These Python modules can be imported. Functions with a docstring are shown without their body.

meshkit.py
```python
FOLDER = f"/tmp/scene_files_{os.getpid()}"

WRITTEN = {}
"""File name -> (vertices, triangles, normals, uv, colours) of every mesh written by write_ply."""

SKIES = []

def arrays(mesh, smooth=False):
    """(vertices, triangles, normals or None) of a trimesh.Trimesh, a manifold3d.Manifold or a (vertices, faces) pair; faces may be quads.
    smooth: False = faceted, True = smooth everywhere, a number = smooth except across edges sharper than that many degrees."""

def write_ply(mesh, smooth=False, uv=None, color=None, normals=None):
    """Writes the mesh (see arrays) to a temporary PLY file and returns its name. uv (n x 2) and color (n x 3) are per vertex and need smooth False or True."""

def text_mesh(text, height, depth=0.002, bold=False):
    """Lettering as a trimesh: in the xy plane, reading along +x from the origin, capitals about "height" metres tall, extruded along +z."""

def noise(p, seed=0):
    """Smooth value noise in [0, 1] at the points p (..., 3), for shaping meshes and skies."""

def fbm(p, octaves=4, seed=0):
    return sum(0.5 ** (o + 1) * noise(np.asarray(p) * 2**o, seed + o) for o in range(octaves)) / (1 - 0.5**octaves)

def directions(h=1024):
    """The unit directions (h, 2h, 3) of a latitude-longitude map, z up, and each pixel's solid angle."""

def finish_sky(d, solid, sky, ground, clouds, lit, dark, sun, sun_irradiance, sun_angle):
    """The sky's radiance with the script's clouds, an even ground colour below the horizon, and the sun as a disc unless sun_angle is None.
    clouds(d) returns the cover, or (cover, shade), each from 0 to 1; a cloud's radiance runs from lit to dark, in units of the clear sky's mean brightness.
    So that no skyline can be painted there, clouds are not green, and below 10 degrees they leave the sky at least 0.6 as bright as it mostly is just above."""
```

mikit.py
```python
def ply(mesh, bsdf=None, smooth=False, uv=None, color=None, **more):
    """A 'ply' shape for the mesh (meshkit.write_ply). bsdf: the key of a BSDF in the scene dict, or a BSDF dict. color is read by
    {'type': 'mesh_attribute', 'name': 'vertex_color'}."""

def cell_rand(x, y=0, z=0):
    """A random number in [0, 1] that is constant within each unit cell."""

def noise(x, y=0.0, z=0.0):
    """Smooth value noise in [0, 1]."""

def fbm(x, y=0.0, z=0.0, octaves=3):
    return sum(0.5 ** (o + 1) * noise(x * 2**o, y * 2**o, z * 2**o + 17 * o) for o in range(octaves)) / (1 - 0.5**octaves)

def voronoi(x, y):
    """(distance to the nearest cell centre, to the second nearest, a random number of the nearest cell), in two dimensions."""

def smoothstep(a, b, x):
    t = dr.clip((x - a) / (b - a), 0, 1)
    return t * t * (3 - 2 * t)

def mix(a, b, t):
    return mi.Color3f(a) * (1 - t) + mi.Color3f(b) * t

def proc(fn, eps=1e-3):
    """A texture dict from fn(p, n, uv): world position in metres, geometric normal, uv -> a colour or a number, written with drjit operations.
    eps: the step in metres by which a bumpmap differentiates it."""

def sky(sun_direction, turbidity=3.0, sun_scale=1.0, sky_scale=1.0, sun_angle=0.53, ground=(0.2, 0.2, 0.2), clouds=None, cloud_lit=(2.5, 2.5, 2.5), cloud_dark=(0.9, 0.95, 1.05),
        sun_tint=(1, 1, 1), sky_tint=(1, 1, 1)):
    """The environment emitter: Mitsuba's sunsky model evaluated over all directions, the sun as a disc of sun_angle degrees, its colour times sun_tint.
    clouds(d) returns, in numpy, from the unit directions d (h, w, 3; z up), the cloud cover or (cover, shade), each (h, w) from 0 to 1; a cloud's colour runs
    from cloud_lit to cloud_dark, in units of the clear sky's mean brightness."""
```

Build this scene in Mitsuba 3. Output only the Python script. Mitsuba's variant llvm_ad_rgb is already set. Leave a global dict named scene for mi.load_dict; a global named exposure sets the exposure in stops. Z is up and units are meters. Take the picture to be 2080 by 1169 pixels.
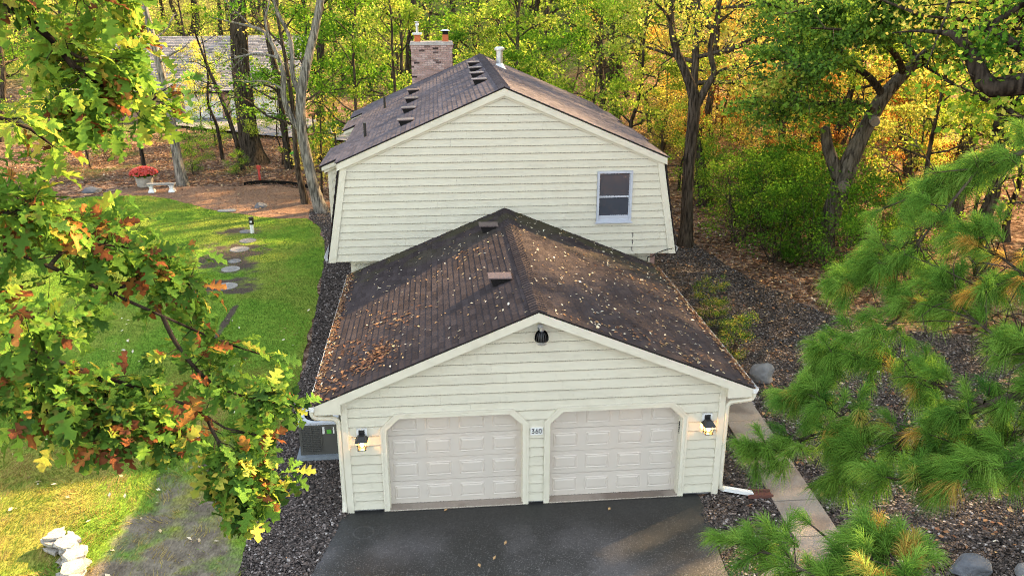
import math, numpy as np, trimesh, drjit as dr, mitsuba as mi, mikit, meshkit
from shapely.geometry import Polygon, box as sbox, Point
from shapely.ops import unary_union
from mikit import noise, fbm, voronoi, cell_rand, smoothstep, mix, proc, ply
T = mi.ScalarTransform4f
C3 = mi.Color3f
scene, labels = {}, {}

# ---------------------------------------------------------------- camera, sky, exposure
CAM = np.array([-1.8589, -15.3889, 10.2289])
FWD = np.array([0.08324776, 0.94001284, -0.33082573])
UPV = np.array([0.03074057, 0.32939772, 0.94369071])
scene['camera'] = {'type': 'perspective', 'fov': 62.118, 'fov_axis': 'x', 'near_clip': 0.1, 'far_clip': 2000.0,
                   'to_world': T().look_at(origin=CAM.tolist(), target=(CAM + FWD).tolist(), up=UPV.tolist())}
SUN = (0.80, 0.45, 0.54)
scene['sky'] = mikit.sky(SUN, turbidity=3, sun_scale=0.8, sun_angle=1.2, sun_tint=(1.0, 0.86, 0.62), sky_tint=(1.22, 1.0, 0.81),
                         clouds=lambda d: np.clip(1.5 * meshkit.fbm(d * 3.0, 4, 5) - 0.3, 0, 1) * 0.75, cloud_lit=(1.7, 1.66, 1.58), cloud_dark=(1.0, 1.0, 1.0))
exposure = 4.4

# ---------------------------------------------------------------- helpers
_count = {}
def numbered(key):
    n = _count.get(key, 0); _count[key] = n + 1
    return key if n == 0 else '%s_%03d' % (key, n)
def thing(name, label, cat, group=None):
    k = numbered(name); labels[k] = {'label': label, 'category': cat}
    if group: labels[k]['group'] = group
    return k
def put(name, mesh, bsdf, parent=None, smooth=False, uv=None, label=None, kind=None, **more):
    """One entry of the scene: a part of parent, or a thing."""
    k = numbered(parent + '__' + name) if parent else numbered(name)
    if isinstance(mesh, MB):
        uv = mesh.uv() if uv is None else uv; mesh = mesh.get()
    if isinstance(mesh, dict): scene[k] = dict(mesh, **more)
    else: scene[k] = ply(mesh, bsdf, smooth=smooth, uv=uv, **more)
    d = {}
    if label: d['label'] = label
    if kind: d['kind'] = kind
    if d: labels[k] = d
    return k
def tag(k, label, cat, group=None, kind=None):
    labels[k] = {'label': label, 'category': cat}
    if group: labels[k]['group'] = group
    if kind: labels[k]['kind'] = kind
    return k

class MB:
    def __init__(s): s.V, s.F, s.U, s.n = [], [], [], 0
    def add(s, v, f, uv=(0.5, 0.5)):
        v = np.asarray(v, float); f = np.asarray(f, int)
        if f.shape[1] == 4: f = np.vstack([f[:, [0, 1, 2]], f[:, [0, 2, 3]]])
        s.V.append(v); s.F.append(f + s.n); s.n += len(v)
        uv = np.asarray(uv, float); s.U.append(np.tile(uv, (len(v), 1)) if uv.ndim == 1 else uv)
        return s
    def box(s, x0, x1, y0, y1, z0, z1, uv=(0.5, 0.5)):
        v = [[x, y, z] for x in (x0, x1) for y in (y0, y1) for z in (z0, z1)]
        return s.add(v, [[0, 1, 3, 2], [4, 6, 7, 5], [0, 4, 5, 1], [2, 3, 7, 6], [0, 2, 6, 4], [1, 5, 7, 3]], uv)
    def mesh(s, m, uv=(0.5, 0.5)): return s.add(m.vertices, m.faces, uv)
    def tube(s, p, r, sides=6, uv=(0.5, 0.5), cap=False):
        v, f = tube(p, r, sides)
        if cap:
            n = len(v); v = np.vstack([v, p[0], p[-1]]); k = sides
            a = [[n, (i + 1) % k, i] for i in range(k)]; b = [[n + 1, n - k + i, n - k + (i + 1) % k] for i in range(k)]
            f = np.vstack([f, a, b])
        return s.add(v, f, uv)
    def get(s): return (np.vstack(s.V), np.vstack(s.F))
    def uv(s): return np.vstack(s.U)

def tube(points, radii, sides=6):
    p = np.asarray(points, float); t = np.gradient(p, axis=0)
    t /= np.linalg.norm(t, axis=1, keepdims=True) + 1e-12
    ref = np.array([0.31, 0.95, 0.05]) if abs(t[0, 2]) > 0.6 else np.array([0.05, 0.1, 0.99])
    a = np.cross(t, ref); a /= np.linalg.norm(a, axis=1, keepdims=True) + 1e-12
    b, ang = np.cross(t, a), np.arange(sides) * 2 * np.pi / sides
    r = np.broadcast_to(radii, (len(p),))[:, None, None]
    v = p[:, None] + r * (np.cos(ang)[None, :, None] * a[:, None] + np.sin(ang)[None, :, None] * b[:, None])
    i, j = np.meshgrid(np.arange(len(p) - 1), np.arange(sides), indexing='ij')
    q = np.stack([i * sides + j, i * sides + (j + 1) % sides, (i + 1) * sides + (j + 1) % sides, (i + 1) * sides + j], -1).reshape(-1, 4)
    return v.reshape(-1, 3), np.vstack([q[:, [0, 1, 2]], q[:, [0, 2, 3]]])
def smooth_path(p, n):
    """n points on a smooth curve through the points p (n x 3 or n x 4)."""
    from scipy.interpolate import PchipInterpolator
    p = np.asarray(p, float); d = np.r_[0, np.cumsum(np.linalg.norm(np.diff(p[:, :3], axis=0), axis=1))]
    return PchipInterpolator(d, p)(np.linspace(0, d[-1], n))
def unit(v):
    v = np.asarray(v, float); return v / (np.linalg.norm(v, axis=-1, keepdims=True) + 1e-12)
def polys(g): return [q for q in getattr(g, 'geoms', [g]) if q.geom_type == 'Polygon' and q.area > 1e-5]
def prism(poly, depth): return trimesh.util.concatenate([trimesh.creation.extrude_polygon(q, depth, engine='earcut') for q in polys(poly)])
def xz(poly, y0, y1):
    """A polygon in (x, z) as a solid from y0 (towards the viewer) to y1."""
    m = prism(poly, y1 - y0); v = m.vertices
    return trimesh.Trimesh(np.c_[v[:, 0], y1 - v[:, 2], v[:, 1]], m.faces, process=False)
def xy(poly, z0, z1):
    m = prism(poly, z1 - z0); m.apply_translation([0, 0, z0]); return m
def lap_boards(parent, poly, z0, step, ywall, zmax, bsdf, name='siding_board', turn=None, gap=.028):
    """Lap siding: one board per course and stretch of wall, each bottom edge proud."""
    k = 0
    while z0 + k * step < zmax:
        a, b = z0 + k * step, z0 + (k + 1) * step; k += 1
        rr = np.random.default_rng(k * 7 + 3); cut = rr.uniform(-4, -0.4) + np.arange(4) * 3.66
        strip = sbox(-50, a, 50, b - gap).difference(unary_union([sbox(c - .0015, a - 1, c + .0015, b + 1) for c in cut]))  # widened gap bares the dark backing, drawn as shade under each lap
        for q in polys(poly.intersection(strip)):
            m = prism(q, 1.0); v = m.vertices.copy()
            t = 0.046 - 0.040 * (v[:, 1] - a) / step
            y = np.where(v[:, 2] > 0.5, ywall - t, ywall)
            w = np.c_[v[:, 0], y, v[:, 1]]
            if turn is not None: w = turn(w)
            u = np.random.default_rng(k * 31 + int(abs(q.centroid.x) * 100)).random()
            put(name, (w, m.faces), bsdf, parent, uv=np.tile([u, 0.5], (len(w), 1)))

# ---------------------------------------------------------------- materials
def mat(key, **d): scene[key] = d; return key
def two(d): return {'type': 'twosided', 'bsdf': d}
def rgb(*c): return {'type': 'rgb', 'value': list(c)}
def pal(stops, u):
    out = C3(*stops[0][1])
    for (a, ca), (b, cb) in zip(stops, stops[1:]):
        out = mix(out, cb, dr.clip((u - a) / (b - a), 0, 1))
    return out
def siding_fn(p, n, uv):
    streak = fbm(p.x * 9 + p.y * 9, p.z * 0.8, 3.0, 3)
    grime = smoothstep(0.52, 0.8, fbm(p.x * 1.7 + p.y * 1.7, p.z * 5, 7.0, 4))
    spot = smoothstep(0.80, 0.86, noise(p.x * 14 + p.y * 14, p.z * 14, 1.0))
    c = C3(0.71, 0.665, 0.53) * (0.95 + 0.06 * streak) * (0.95 + 0.07 * uv.x)
    return mix(c, C3(0.42, 0.38, 0.29), grime * 0.13 + spot * 0.13)
mat('mat_siding', **two({'type': 'roughplastic', 'diffuse_reflectance': proc(siding_fn), 'alpha': 0.28}))
def trim_fn(p, n, uv):
    g = smoothstep(0.5, 0.85, fbm(p.x * 3 + p.y * 3, p.z * 3, 2.0, 4))
    return mix(C3(0.76, 0.715, 0.58), C3(0.46, 0.42, 0.32), g * 0.22)
mat('mat_trim', **two({'type': 'roughplastic', 'diffuse_reflectance': proc(trim_fn), 'alpha': 0.25}))
def door_fn(p, n, uv):
    g = smoothstep(0.5, 0.9, fbm(p.x * 2, p.z * 1.2, 5.0, 4))
    low = smoothstep(0.45, 0.0, p.z) * fbm(p.x * 6, p.z * 9, 1.0, 3)
    return mix(C3(0.63, 0.565, 0.49), C3(0.5, 0.46, 0.40), g * 0.12 + low * 0.22)
mat('mat_door', **two({'type': 'roughplastic', 'diffuse_reflectance': proc(door_fn), 'alpha': 0.2}))
def shingle_fn(p, n, uv):
    base = mix(C3(0.052, 0.043, 0.044), C3(0.105, 0.094, 0.104), smoothstep(0.4, 0.6, uv.y))
    w = fbm(p.x * 0.9, p.y * 0.6, 4.0, 3)
    c = base * (0.82 + 0.5 * uv.x + 0.3 * (w - 0.5) + 0.22 * (noise(p.x * 60, p.y * 60, p.z * 60) - 0.5))
    moss = smoothstep(5.0, 7.9, p.y) * smoothstep(0.42, 0.66, fbm(p.x * 1.3, p.y * 1.6, 9.0, 4)) * smoothstep(0.6, 0.4, uv.y)
    return mix(c, C3(0.085, 0.085, 0.035), moss * 0.4)
mat('mat_shingle', type='diffuse', reflectance=proc(shingle_fn))
mat('mat_lap_shade', **two({'type': 'diffuse', 'reflectance': rgb(0.30, 0.275, 0.215)}))  # wall backing darkened to paint shade lines between the lapped boards
mat('mat_dark', **two({'type': 'diffuse', 'reflectance': rgb(0.02, 0.018, 0.018)}))
mat('mat_underlay', **two({'type': 'diffuse', 'reflectance': rgb(0.03, 0.026, 0.026)}))
mat('mat_black_metal', type='principled', base_color=rgb(0.022, 0.022, 0.022), roughness=0.45, metallic=0.2)
mat('mat_steel', type='principled', base_color=rgb(0.62, 0.63, 0.64), roughness=0.38, metallic=0.85)
mat('mat_white', **two({'type': 'roughplastic', 'diffuse_reflectance': rgb(0.8, 0.8, 0.78), 'alpha': 0.15}))
mat('mat_frame', **two({'type': 'roughplastic', 'diffuse_reflectance': rgb(0.50, 0.53, 0.60), 'alpha': 0.15}))
mat('mat_vent', **two({'type': 'roughplastic', 'diffuse_reflectance': rgb(0.12, 0.085, 0.085), 'alpha': 0.3}))
mat('mat_screen', **two({'type': 'roughplastic', 'diffuse_reflectance': rgb(0.034, 0.046, 0.072), 'alpha': 0.35}))
mat('mat_glass', type='thindielectric')
mat('mat_prism_glass', type='principled', base_color=rgb(0.55, 0.53, 0.5), roughness=0.25, spec_trans=0.4)
mat('mat_ac', **two({'type': 'roughplastic', 'diffuse_reflectance': rgb(0.10, 0.097, 0.088), 'alpha': 0.25}))
mat('mat_ac_dark', **two({'type': 'roughplastic', 'diffuse_reflectance': rgb(0.05, 0.05, 0.048), 'alpha': 0.3}))
mat('mat_green', **two({'type': 'diffuse', 'reflectance': rgb(0.12, 0.42, 0.06)}))
mat('mat_red', **two({'type': 'roughplastic', 'diffuse_reflectance': rgb(0.50, 0.045, 0.03), 'alpha': 0.2}))
mat('mat_clay', type='diffuse', reflectance=rgb(0.50, 0.15, 0.07))
mat('mat_brown_block', type='diffuse', reflectance=rgb(0.13, 0.062, 0.05))
mat('mat_pad', type='diffuse', reflectance=rgb(0.22, 0.25, 0.28))
mat('mat_black_edge', type='diffuse', reflectance=rgb(0.012, 0.011, 0.01))
def brick_fn(p, n, uv):
    c = pal([(0, (0.05, 0.035, 0.035)), (0.05, (0.13, 0.085, 0.08)), (0.1, (0.37, 0.235, 0.20)), (0.6, (0.46, 0.30, 0.265)), (1, (0.54, 0.40, 0.36))], uv.x)
    return c * (0.8 + 0.4 * fbm(p.x * 30 + p.y * 20, p.z * 30, 0.0, 2))
mat('mat_brick', type='diffuse', reflectance=proc(brick_fn))
mat('mat_mortar', type='diffuse', reflectance=proc(lambda p, n, uv: C3(0.42, 0.38, 0.35) * (0.6 + 0.7 * fbm(p.x * 6, p.y * 6, p.z * 9, 3))))
def concrete_fn(p, n, uv):
    a = fbm(p.x * 1.6, p.y * 1.6, 2.0, 4); b = fbm(p.x * 40, p.y * 40, p.z * 40, 2)
    return mix(C3(0.30, 0.255, 0.215), C3(0.19, 0.155, 0.13), smoothstep(0.35, 0.75, a)) * (0.88 + 0.24 * b) * (0.9 + 0.2 * uv.x)
mat('mat_concrete', type='diffuse', reflectance=proc(concrete_fn))
def stone_fn(p, n, uv):
    c = pal([(0, (0.10, 0.11, 0.13)), (0.35, (0.27, 0.26, 0.25)), (0.7, (0.38, 0.35, 0.30)), (1, (0.58, 0.54, 0.47))], uv.x)
    a = fbm(p.x * 7, p.y * 7, p.z * 11, 4)
    return c * (0.62 + 0.72 * a)
mat('mat_stone', type='diffuse', reflectance=proc(stone_fn))
def asphalt_fn(p, n, uv):
    sp = smoothstep(0.72, 0.86, noise(p.x * 60, p.y * 60, 0.0)) * smoothstep(0.2, -2.6, p.y)
    worn = smoothstep(0.3, 0.75, fbm(p.x * 0.8, p.y * 0.8, 1.0, 4)) * smoothstep(-0.3, -1.8, p.y)
    c = mix(C3(0.020, 0.020, 0.019), C3(0.070, 0.066, 0.069), worn) * (0.75 + 0.5 * noise(p.x * 35, p.y * 35, 3.0))
    ring = smoothstep(0.03, 0.0, dr.abs(dr.sqrt(dr.square(p.x + 3.55) + dr.square(p.y + 0.75)) - 0.2))
    stain = smoothstep(0.55, 0.75, fbm(p.x * 1.1, p.y * 1.1, 6.0, 4)) * smoothstep(0.0, -1.2, p.y)
    wob = (fbm(p.x * 2.2, p.y * 2.2, 3.0, 4) - 0.5) * 0.5
    crack = smoothstep(0.012, 0.003, dr.abs(p.y + 1.95 + wob - 0.12 * p.x)) * smoothstep(1.0, 2.2, p.x) + smoothstep(0.010, 0.002, dr.abs(p.x - 3.0 + wob + 0.3 * p.y)) * smoothstep(-.7, -.2, p.y)
    return mix(c * (1 - 0.35 * stain) * (1 - 0.6 * dr.clip(crack, 0, 1)), C3(0.20, 0.19, 0.19), sp * 0.5 + ring * 0.10)
mat('mat_asphalt', type='principled', base_color=proc(asphalt_fn), roughness=0.55)
BARE = [(-7.2, 0.0, 1.1, 2.7), (-8.1, -1.0, 0.5, 1.3), (-6.3, -1.6, .55, 1.2), (-9.65, 14.85, 1.4, 1.0), (-10.5, 18.7, 1.4, 2.2), (-9.7, 17.2, 1.0, 1.1), (-10.9, 22.5, 1.1, 0.75), (-8.9, 11.2, 0.12, 2.0)]
def bare_np(x, y):
    q = np.min([((x - a) / c) ** 2 + ((y - b) / d) ** 2 for a, b, c, d in BARE], axis=0)
    return np.clip(1.55 - q, 0, 1)
def lawn_fn(p, n, uv):
    q = mi.Float(9)
    for a, b, c, d in BARE: q = dr.minimum(q, dr.square((p.x - a) / c) + dr.square((p.y - b) / d))
    bare = smoothstep(-0.55, 0.75, 0.85 - q + 3.2 * (fbm(p.x * 1.9, p.y * 1.9, 5.0, 5) - 0.5))
    near = smoothstep(9.0, 3.0, p.y)
    dry = smoothstep(0.42 - 0.12 * near, 0.64 - .08 * near, fbm(p.x * 0.7, p.y * 0.5, 2.0, 4)) * (0.45 + 0.5 * near)
    g = mix(C3(0.09, 0.19, 0.022), C3(0.165, 0.26, 0.035), fbm(p.x * 3, p.y * 3, 0.0, 3))
    g = mix(g, C3(0.26, 0.23, 0.055), dry * 0.8)
    fine = noise(p.x * 45, p.y * 20, 1.0)
    soil = mix(C3(0.085, 0.068, 0.054), C3(0.235, 0.205, 0.155), near * fbm(p.x * 5, p.y * 5, 8.0, 3))
    return mix(g * (0.55 + 0.8 * fine), soil * (0.75 + 0.5 * fine), bare)
mat('mat_lawn', type='diffuse', reflectance=proc(lawn_fn))
def gravel_fn(p, n, uv):
    d1, d2, r = voronoi(p.x * 17, p.y * 17)
    c = pal([(0, (0.022, 0.02, 0.02)), (0.5, (0.085, 0.071, 0.065)), (0.8, (0.13, 0.105, 0.09)), (0.93, (0.20, 0.165, 0.15)), (1, (0.40, 0.36, 0.34))], r)
    return c * smoothstep(0.0, 0.28, d2 - d1) * (0.8 + 0.5 * fbm(p.x * 0.8, p.y * 0.8, 0.0, 3))
mat('mat_gravel', type='diffuse', reflectance=proc(gravel_fn))
mat('mat_pebble', type='diffuse', reflectance=proc(lambda p, n, uv: pal([(0, (0.045, 0.04, 0.038)), (0.5, (0.105, 0.09, 0.083)), (0.78, (0.16, 0.125, 0.108)), (0.92, (0.24, 0.20, 0.185)), (1, (0.50, 0.46, 0.43))], uv.x)))
def litter_fn(p, n, uv):
    d1, d2, r = voronoi(p.x * 6.5, p.y * 6.5)
    c = pal([(0, (0.06, 0.036, 0.022)), (0.4, (0.13, 0.082, 0.06)), (0.75, (0.22, 0.145, 0.112)), (1, (0.34, 0.25, 0.18))], r)
    far = smoothstep(22.0, 45.0, p.y) * smoothstep(4.0, 14.0, p.x)
    c = mix(c, C3(0.38, 0.22, 0.08) * (0.5 + r), far * 0.5)
    c = mix(c, C3(0.15, 0.15, 0.05) * (0.4 + r), smoothstep(62.0, 85.0, p.y))
    green = smoothstep(0.56, 0.72, fbm(p.x * 0.22, p.y * 0.22, 4.0, 3)) * smoothstep(33.0, 40.0, p.y)
    c = mix(c, C3(0.09, 0.16, 0.025), green * 0.7)
    return c * smoothstep(0.0, 0.25, d2 - d1 + 0.08) * (0.7 + 0.5 * fbm(p.x * 0.5, p.y * 0.5, 1.0, 3))
mat('mat_litter', type='diffuse', reflectance=proc(litter_fn))
def mulch_fn(p, n, uv):
    f = noise(p.x * 28, p.y * 14, 0.0); w = fbm(p.x * 0.7, p.y * 0.9, 2.0, 3)
    return mix(C3(0.13, 0.075, 0.05), C3(0.30, 0.19, 0.13), f) * (0.7 + 0.6 * w)
mat('mat_mulch', type='diffuse', reflectance=proc(mulch_fn))
LEAF = [(0, (0.045, 0.12, 0.022)), (0.25, (0.11, 0.26, 0.026)), (0.42, (0.26, 0.42, 0.035)), (0.55, (0.62, 0.64, 0.12)), (0.68, (0.85, 0.70, 0.16)), (0.82, (0.82, 0.48, 0.10)), (0.92, (0.42, 0.13, 0.03)), (1, (0.20, 0.07, 0.03))]
def leaf_fn(p, n, uv): return pal(LEAF, uv.x) * (0.55 + 0.75 * uv.y)
mat('mat_leaf', type='principledthin', base_color=proc(leaf_fn), roughness=0.6, diff_trans=1.15, eta=1.3)
OAKL = [(0, (0.045, 0.105, 0.032)), (0.25, (0.14, 0.28, 0.042)), (0.42, (0.28, 0.45, 0.055)), (0.55, (0.46, 0.50, 0.08)), (0.68, (0.62, 0.48, 0.09)), (0.82, (0.56, 0.27, 0.07)), (0.92, (0.36, 0.12, 0.045)), (1, (0.19, 0.075, 0.04))]
def oak_leaf_fn(p, n, uv):
    blotch = smoothstep(0.62, 0.8, fbm(p.x * 26, p.y * 26, p.z * 26, 2))
    return mix(pal(OAKL, uv.x), C3(0.24, 0.11, 0.05), blotch * 0.45) * (0.6 + 0.6 * uv.y)
mat('mat_oak_leaf', type='principledthin', base_color=proc(oak_leaf_fn), roughness=0.24, diff_trans=0.7, eta=1.55)
mat('mat_litter_leaf', **two({'type': 'diffuse', 'reflectance': proc(lambda p, n, uv: pal([(0, (0.09, 0.048, 0.033)), (0.45, (0.22, 0.112, 0.07)), (0.7, (0.38, 0.21, 0.10)), (0.85, (0.56, 0.42, 0.22)), (1, (0.74, 0.69, 0.57))], uv.x) * (0.7 + 0.5 * uv.y))}))
mat('mat_grass', type='principledthin', base_color=proc(lambda p, n, uv: pal([(0, (0.085, 0.175, 0.03)), (0.4, (0.175, 0.285, 0.045)), (0.65, (0.28, 0.29, 0.06)), (1, (0.46, 0.36, 0.13))], uv.x) * (0.55 + 0.7 * uv.y)), roughness=0.6, diff_trans=0.7, eta=1.3)
mat('mat_needle', type='principledthin', base_color=proc(lambda p, n, uv: pal([(0, (0.05, 0.16, 0.03)), (0.5, (0.19, 0.36, 0.055)), (0.8, (0.36, 0.54, 0.11)), (0.9, (0.55, 0.40, 0.10)), (1, (0.60, 0.36, 0.08))], uv.x) * (0.6 + 0.6 * uv.y)), roughness=0.35, diff_trans=0.8, eta=1.4)
def bark_fn(p, n, uv):
    r = fbm((p.x + p.y) * 14, (p.x - p.y) * 14, p.z * 2.2, 3)
    base = pal([(0, (0.028, 0.022, 0.018)), (0.5, (0.075, 0.06, 0.046)), (1, (0.215, 0.195, 0.165))], uv.x)
    return base * (0.32 + 1.4 * smoothstep(0.2, 0.8, r))
mat('mat_bark', type='diffuse', reflectance=proc(bark_fn))
mat('mat_bulb', type='diffuse', reflectance=rgb(0.8, 0.8, 0.8))

# ---------------------------------------------------------------- ground and setting
def hill(x, y):
    s = np.clip((x - 4) / 14, 0, 1); s = s * s * (3 - 2 * s)
    far = np.clip((y - 26) / 60, 0, 2)
    back = np.clip((np.hypot(x, y) - 70) / 120, 0, 1)
    return s * far * 7.5 + back * 16.0
def sheet(name, poly, z, bsdf, step=None, wob=0.0, seed=0):
    if wob:
        r = poly.segmentize(0.25).exterior; c = np.array(r.coords)[:-1]
        n = meshkit.fbm(np.c_[c * 1.3, np.full(len(c), seed)], 3, seed) - 0.5; m = meshkit.fbm(np.c_[c * 1.3, np.full(len(c), seed + 9.0)], 3, seed + 3) - 0.5
        poly = Polygon(c + np.c_[n, m] * 2 * wob).buffer(0)
    mb = MB()
    for q in polys(poly):
        v, f = trimesh.creation.triangulate_polygon(q, engine='earcut')
        f = np.asarray(f); v = np.asarray(v)
        a = v[f]; cr = (a[:, 1, 0] - a[:, 0, 0]) * (a[:, 2, 1] - a[:, 0, 1]) - (a[:, 1, 1] - a[:, 0, 1]) * (a[:, 2, 0] - a[:, 0, 0])
        f = np.where(cr[:, None] < 0, f[:, ::-1], f)
        mb.add(np.c_[v, np.full(len(v), z)], f)
    k = put(name, mb, bsdf); labels[k] = {'kind': 'structure'}
    return poly
gx = np.unique(np.r_[np.linspace(-420, -60, 22), np.linspace(-60, 70, 66), np.linspace(70, 420, 22)]); gy = np.unique(np.r_[np.linspace(-60, 0, 10), np.linspace(0, 110, 56), np.linspace(110, 480, 24)])
X, Y = np.meshgrid(gx, gy, indexing='ij'); i, j = np.meshgrid(np.arange(len(gx) - 1), np.arange(len(gy) - 1), indexing='ij'); N = len(gy)
near = np.clip((np.hypot(X - 0, Y - 8) - 28) / 10, 0, 1)
Z = hill(X, Y) - 0.02 + near * 0.25 * (meshkit.fbm(np.stack([X * .12, Y * .12, X * 0], -1), 3, 4) - 0.5)
mb = MB().add(np.stack([X, Y, Z], -1).reshape(-1, 3), np.stack([i * N + j, (i + 1) * N + j, (i + 1) * N + j + 1, i * N + j + 1], -1).reshape(-1, 4))
labels[put('ground', mb, 'mat_litter', smooth=True)] = {'kind': 'structure', 'label': 'forest floor covered with brown leaf litter'}

LAWN = Polygon([(-32, 27), (-25, 28.6), (-22.6, 29.3), (-19.7, 30.3), (-17.1, 30.1), (-15.6, 29.1), (-13.4, 27.1), (-11.1, 25.4), (-9.6, 24.7), (-8.2, 24.6), (-7.3, 23.0), (-6.7, 20), (-6.35, 15.7), (-6.1, 11.5), (-5.9, 7.5), (-5.85, 3), (-5.95, 0.9), (-5.85, -.6), (-5.7, -1.9), (-6.2, -6), (-7, -16), (-32, -16)])
MULCH = Polygon([(-27, 28.2), (-22.6, 28.6), (-17.1, 29.5), (-13, 26.3), (-8, 23.8), (-6.6, 22.5), (-6.9, 26), (-8.0, 28.9), (-9.0, 30.8), (-10.9, 32.1), (-14, 32.1), (-17, 32.2), (-20.7, 33.1), (-27, 33)])
GRAV_L = Polygon([(-6.6, -9), (-6.1, -4), (-5.75, -1.9), (-5.85, 0), (-5.9, 5), (-5.8, 7.5), (-6.1, 12), (-6.35, 16), (-6.7, 20), (-7.3, 22.8), (-8, 24.6), (-8.2, 26.4), (-6.9, 26.6), (-5.6, 23), (-4.3, 22), (-4.3, 8), (-3.8, 7.9), (-3.8, 0.1), (-4.05, -.36), (-4.4, -2), (-4.9, -4.5), (-5.5, -9)])
GRAV_R = Polygon([(3.8, 0.05), (3.85, 7.9), (4.35, 8), (4.35, 21), (8.6, 21), (9.1, 18), (9.4, 15.5), (10.05, 13), (10.5, 11.4), (10.9, 10.2), (12.2, 8.6), (16, 7.5), (22, 2), (20, -12), (3.2, -12), (3.2, -4), (3.36, -1.05), (3.5, -0.2)])
DRIVE = Polygon([(-3.9, 0.02), (-4.06, -.36), (-4.2, -.9), (-4.43, -2.02), (-4.9, -4), (-5.5, -8), (-6, -24), (3, -24), (3.15, -8), (3.3, -2.5), (3.42, -1.05), (3.54, -.16), (3.5, 0.02)])
mulch = sheet('mulch_bed', MULCH, -0.012, 'mat_mulch', wob=0.15, seed=1)
lawn = sheet('lawn', LAWN, -0.008, 'mat_lawn', wob=0.16, seed=2)
gl = sheet('gravel_bed', GRAV_L, -0.004, 'mat_gravel', wob=0.06, seed=3)
gr = sheet('gravel_bed', GRAV_R, -0.004, 'mat_gravel', wob=0.10, seed=4)
sheet('driveway', DRIVE, 0.0, 'mat_asphalt', wob=0.07, seed=5)
R = np.random.default_rng

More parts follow.
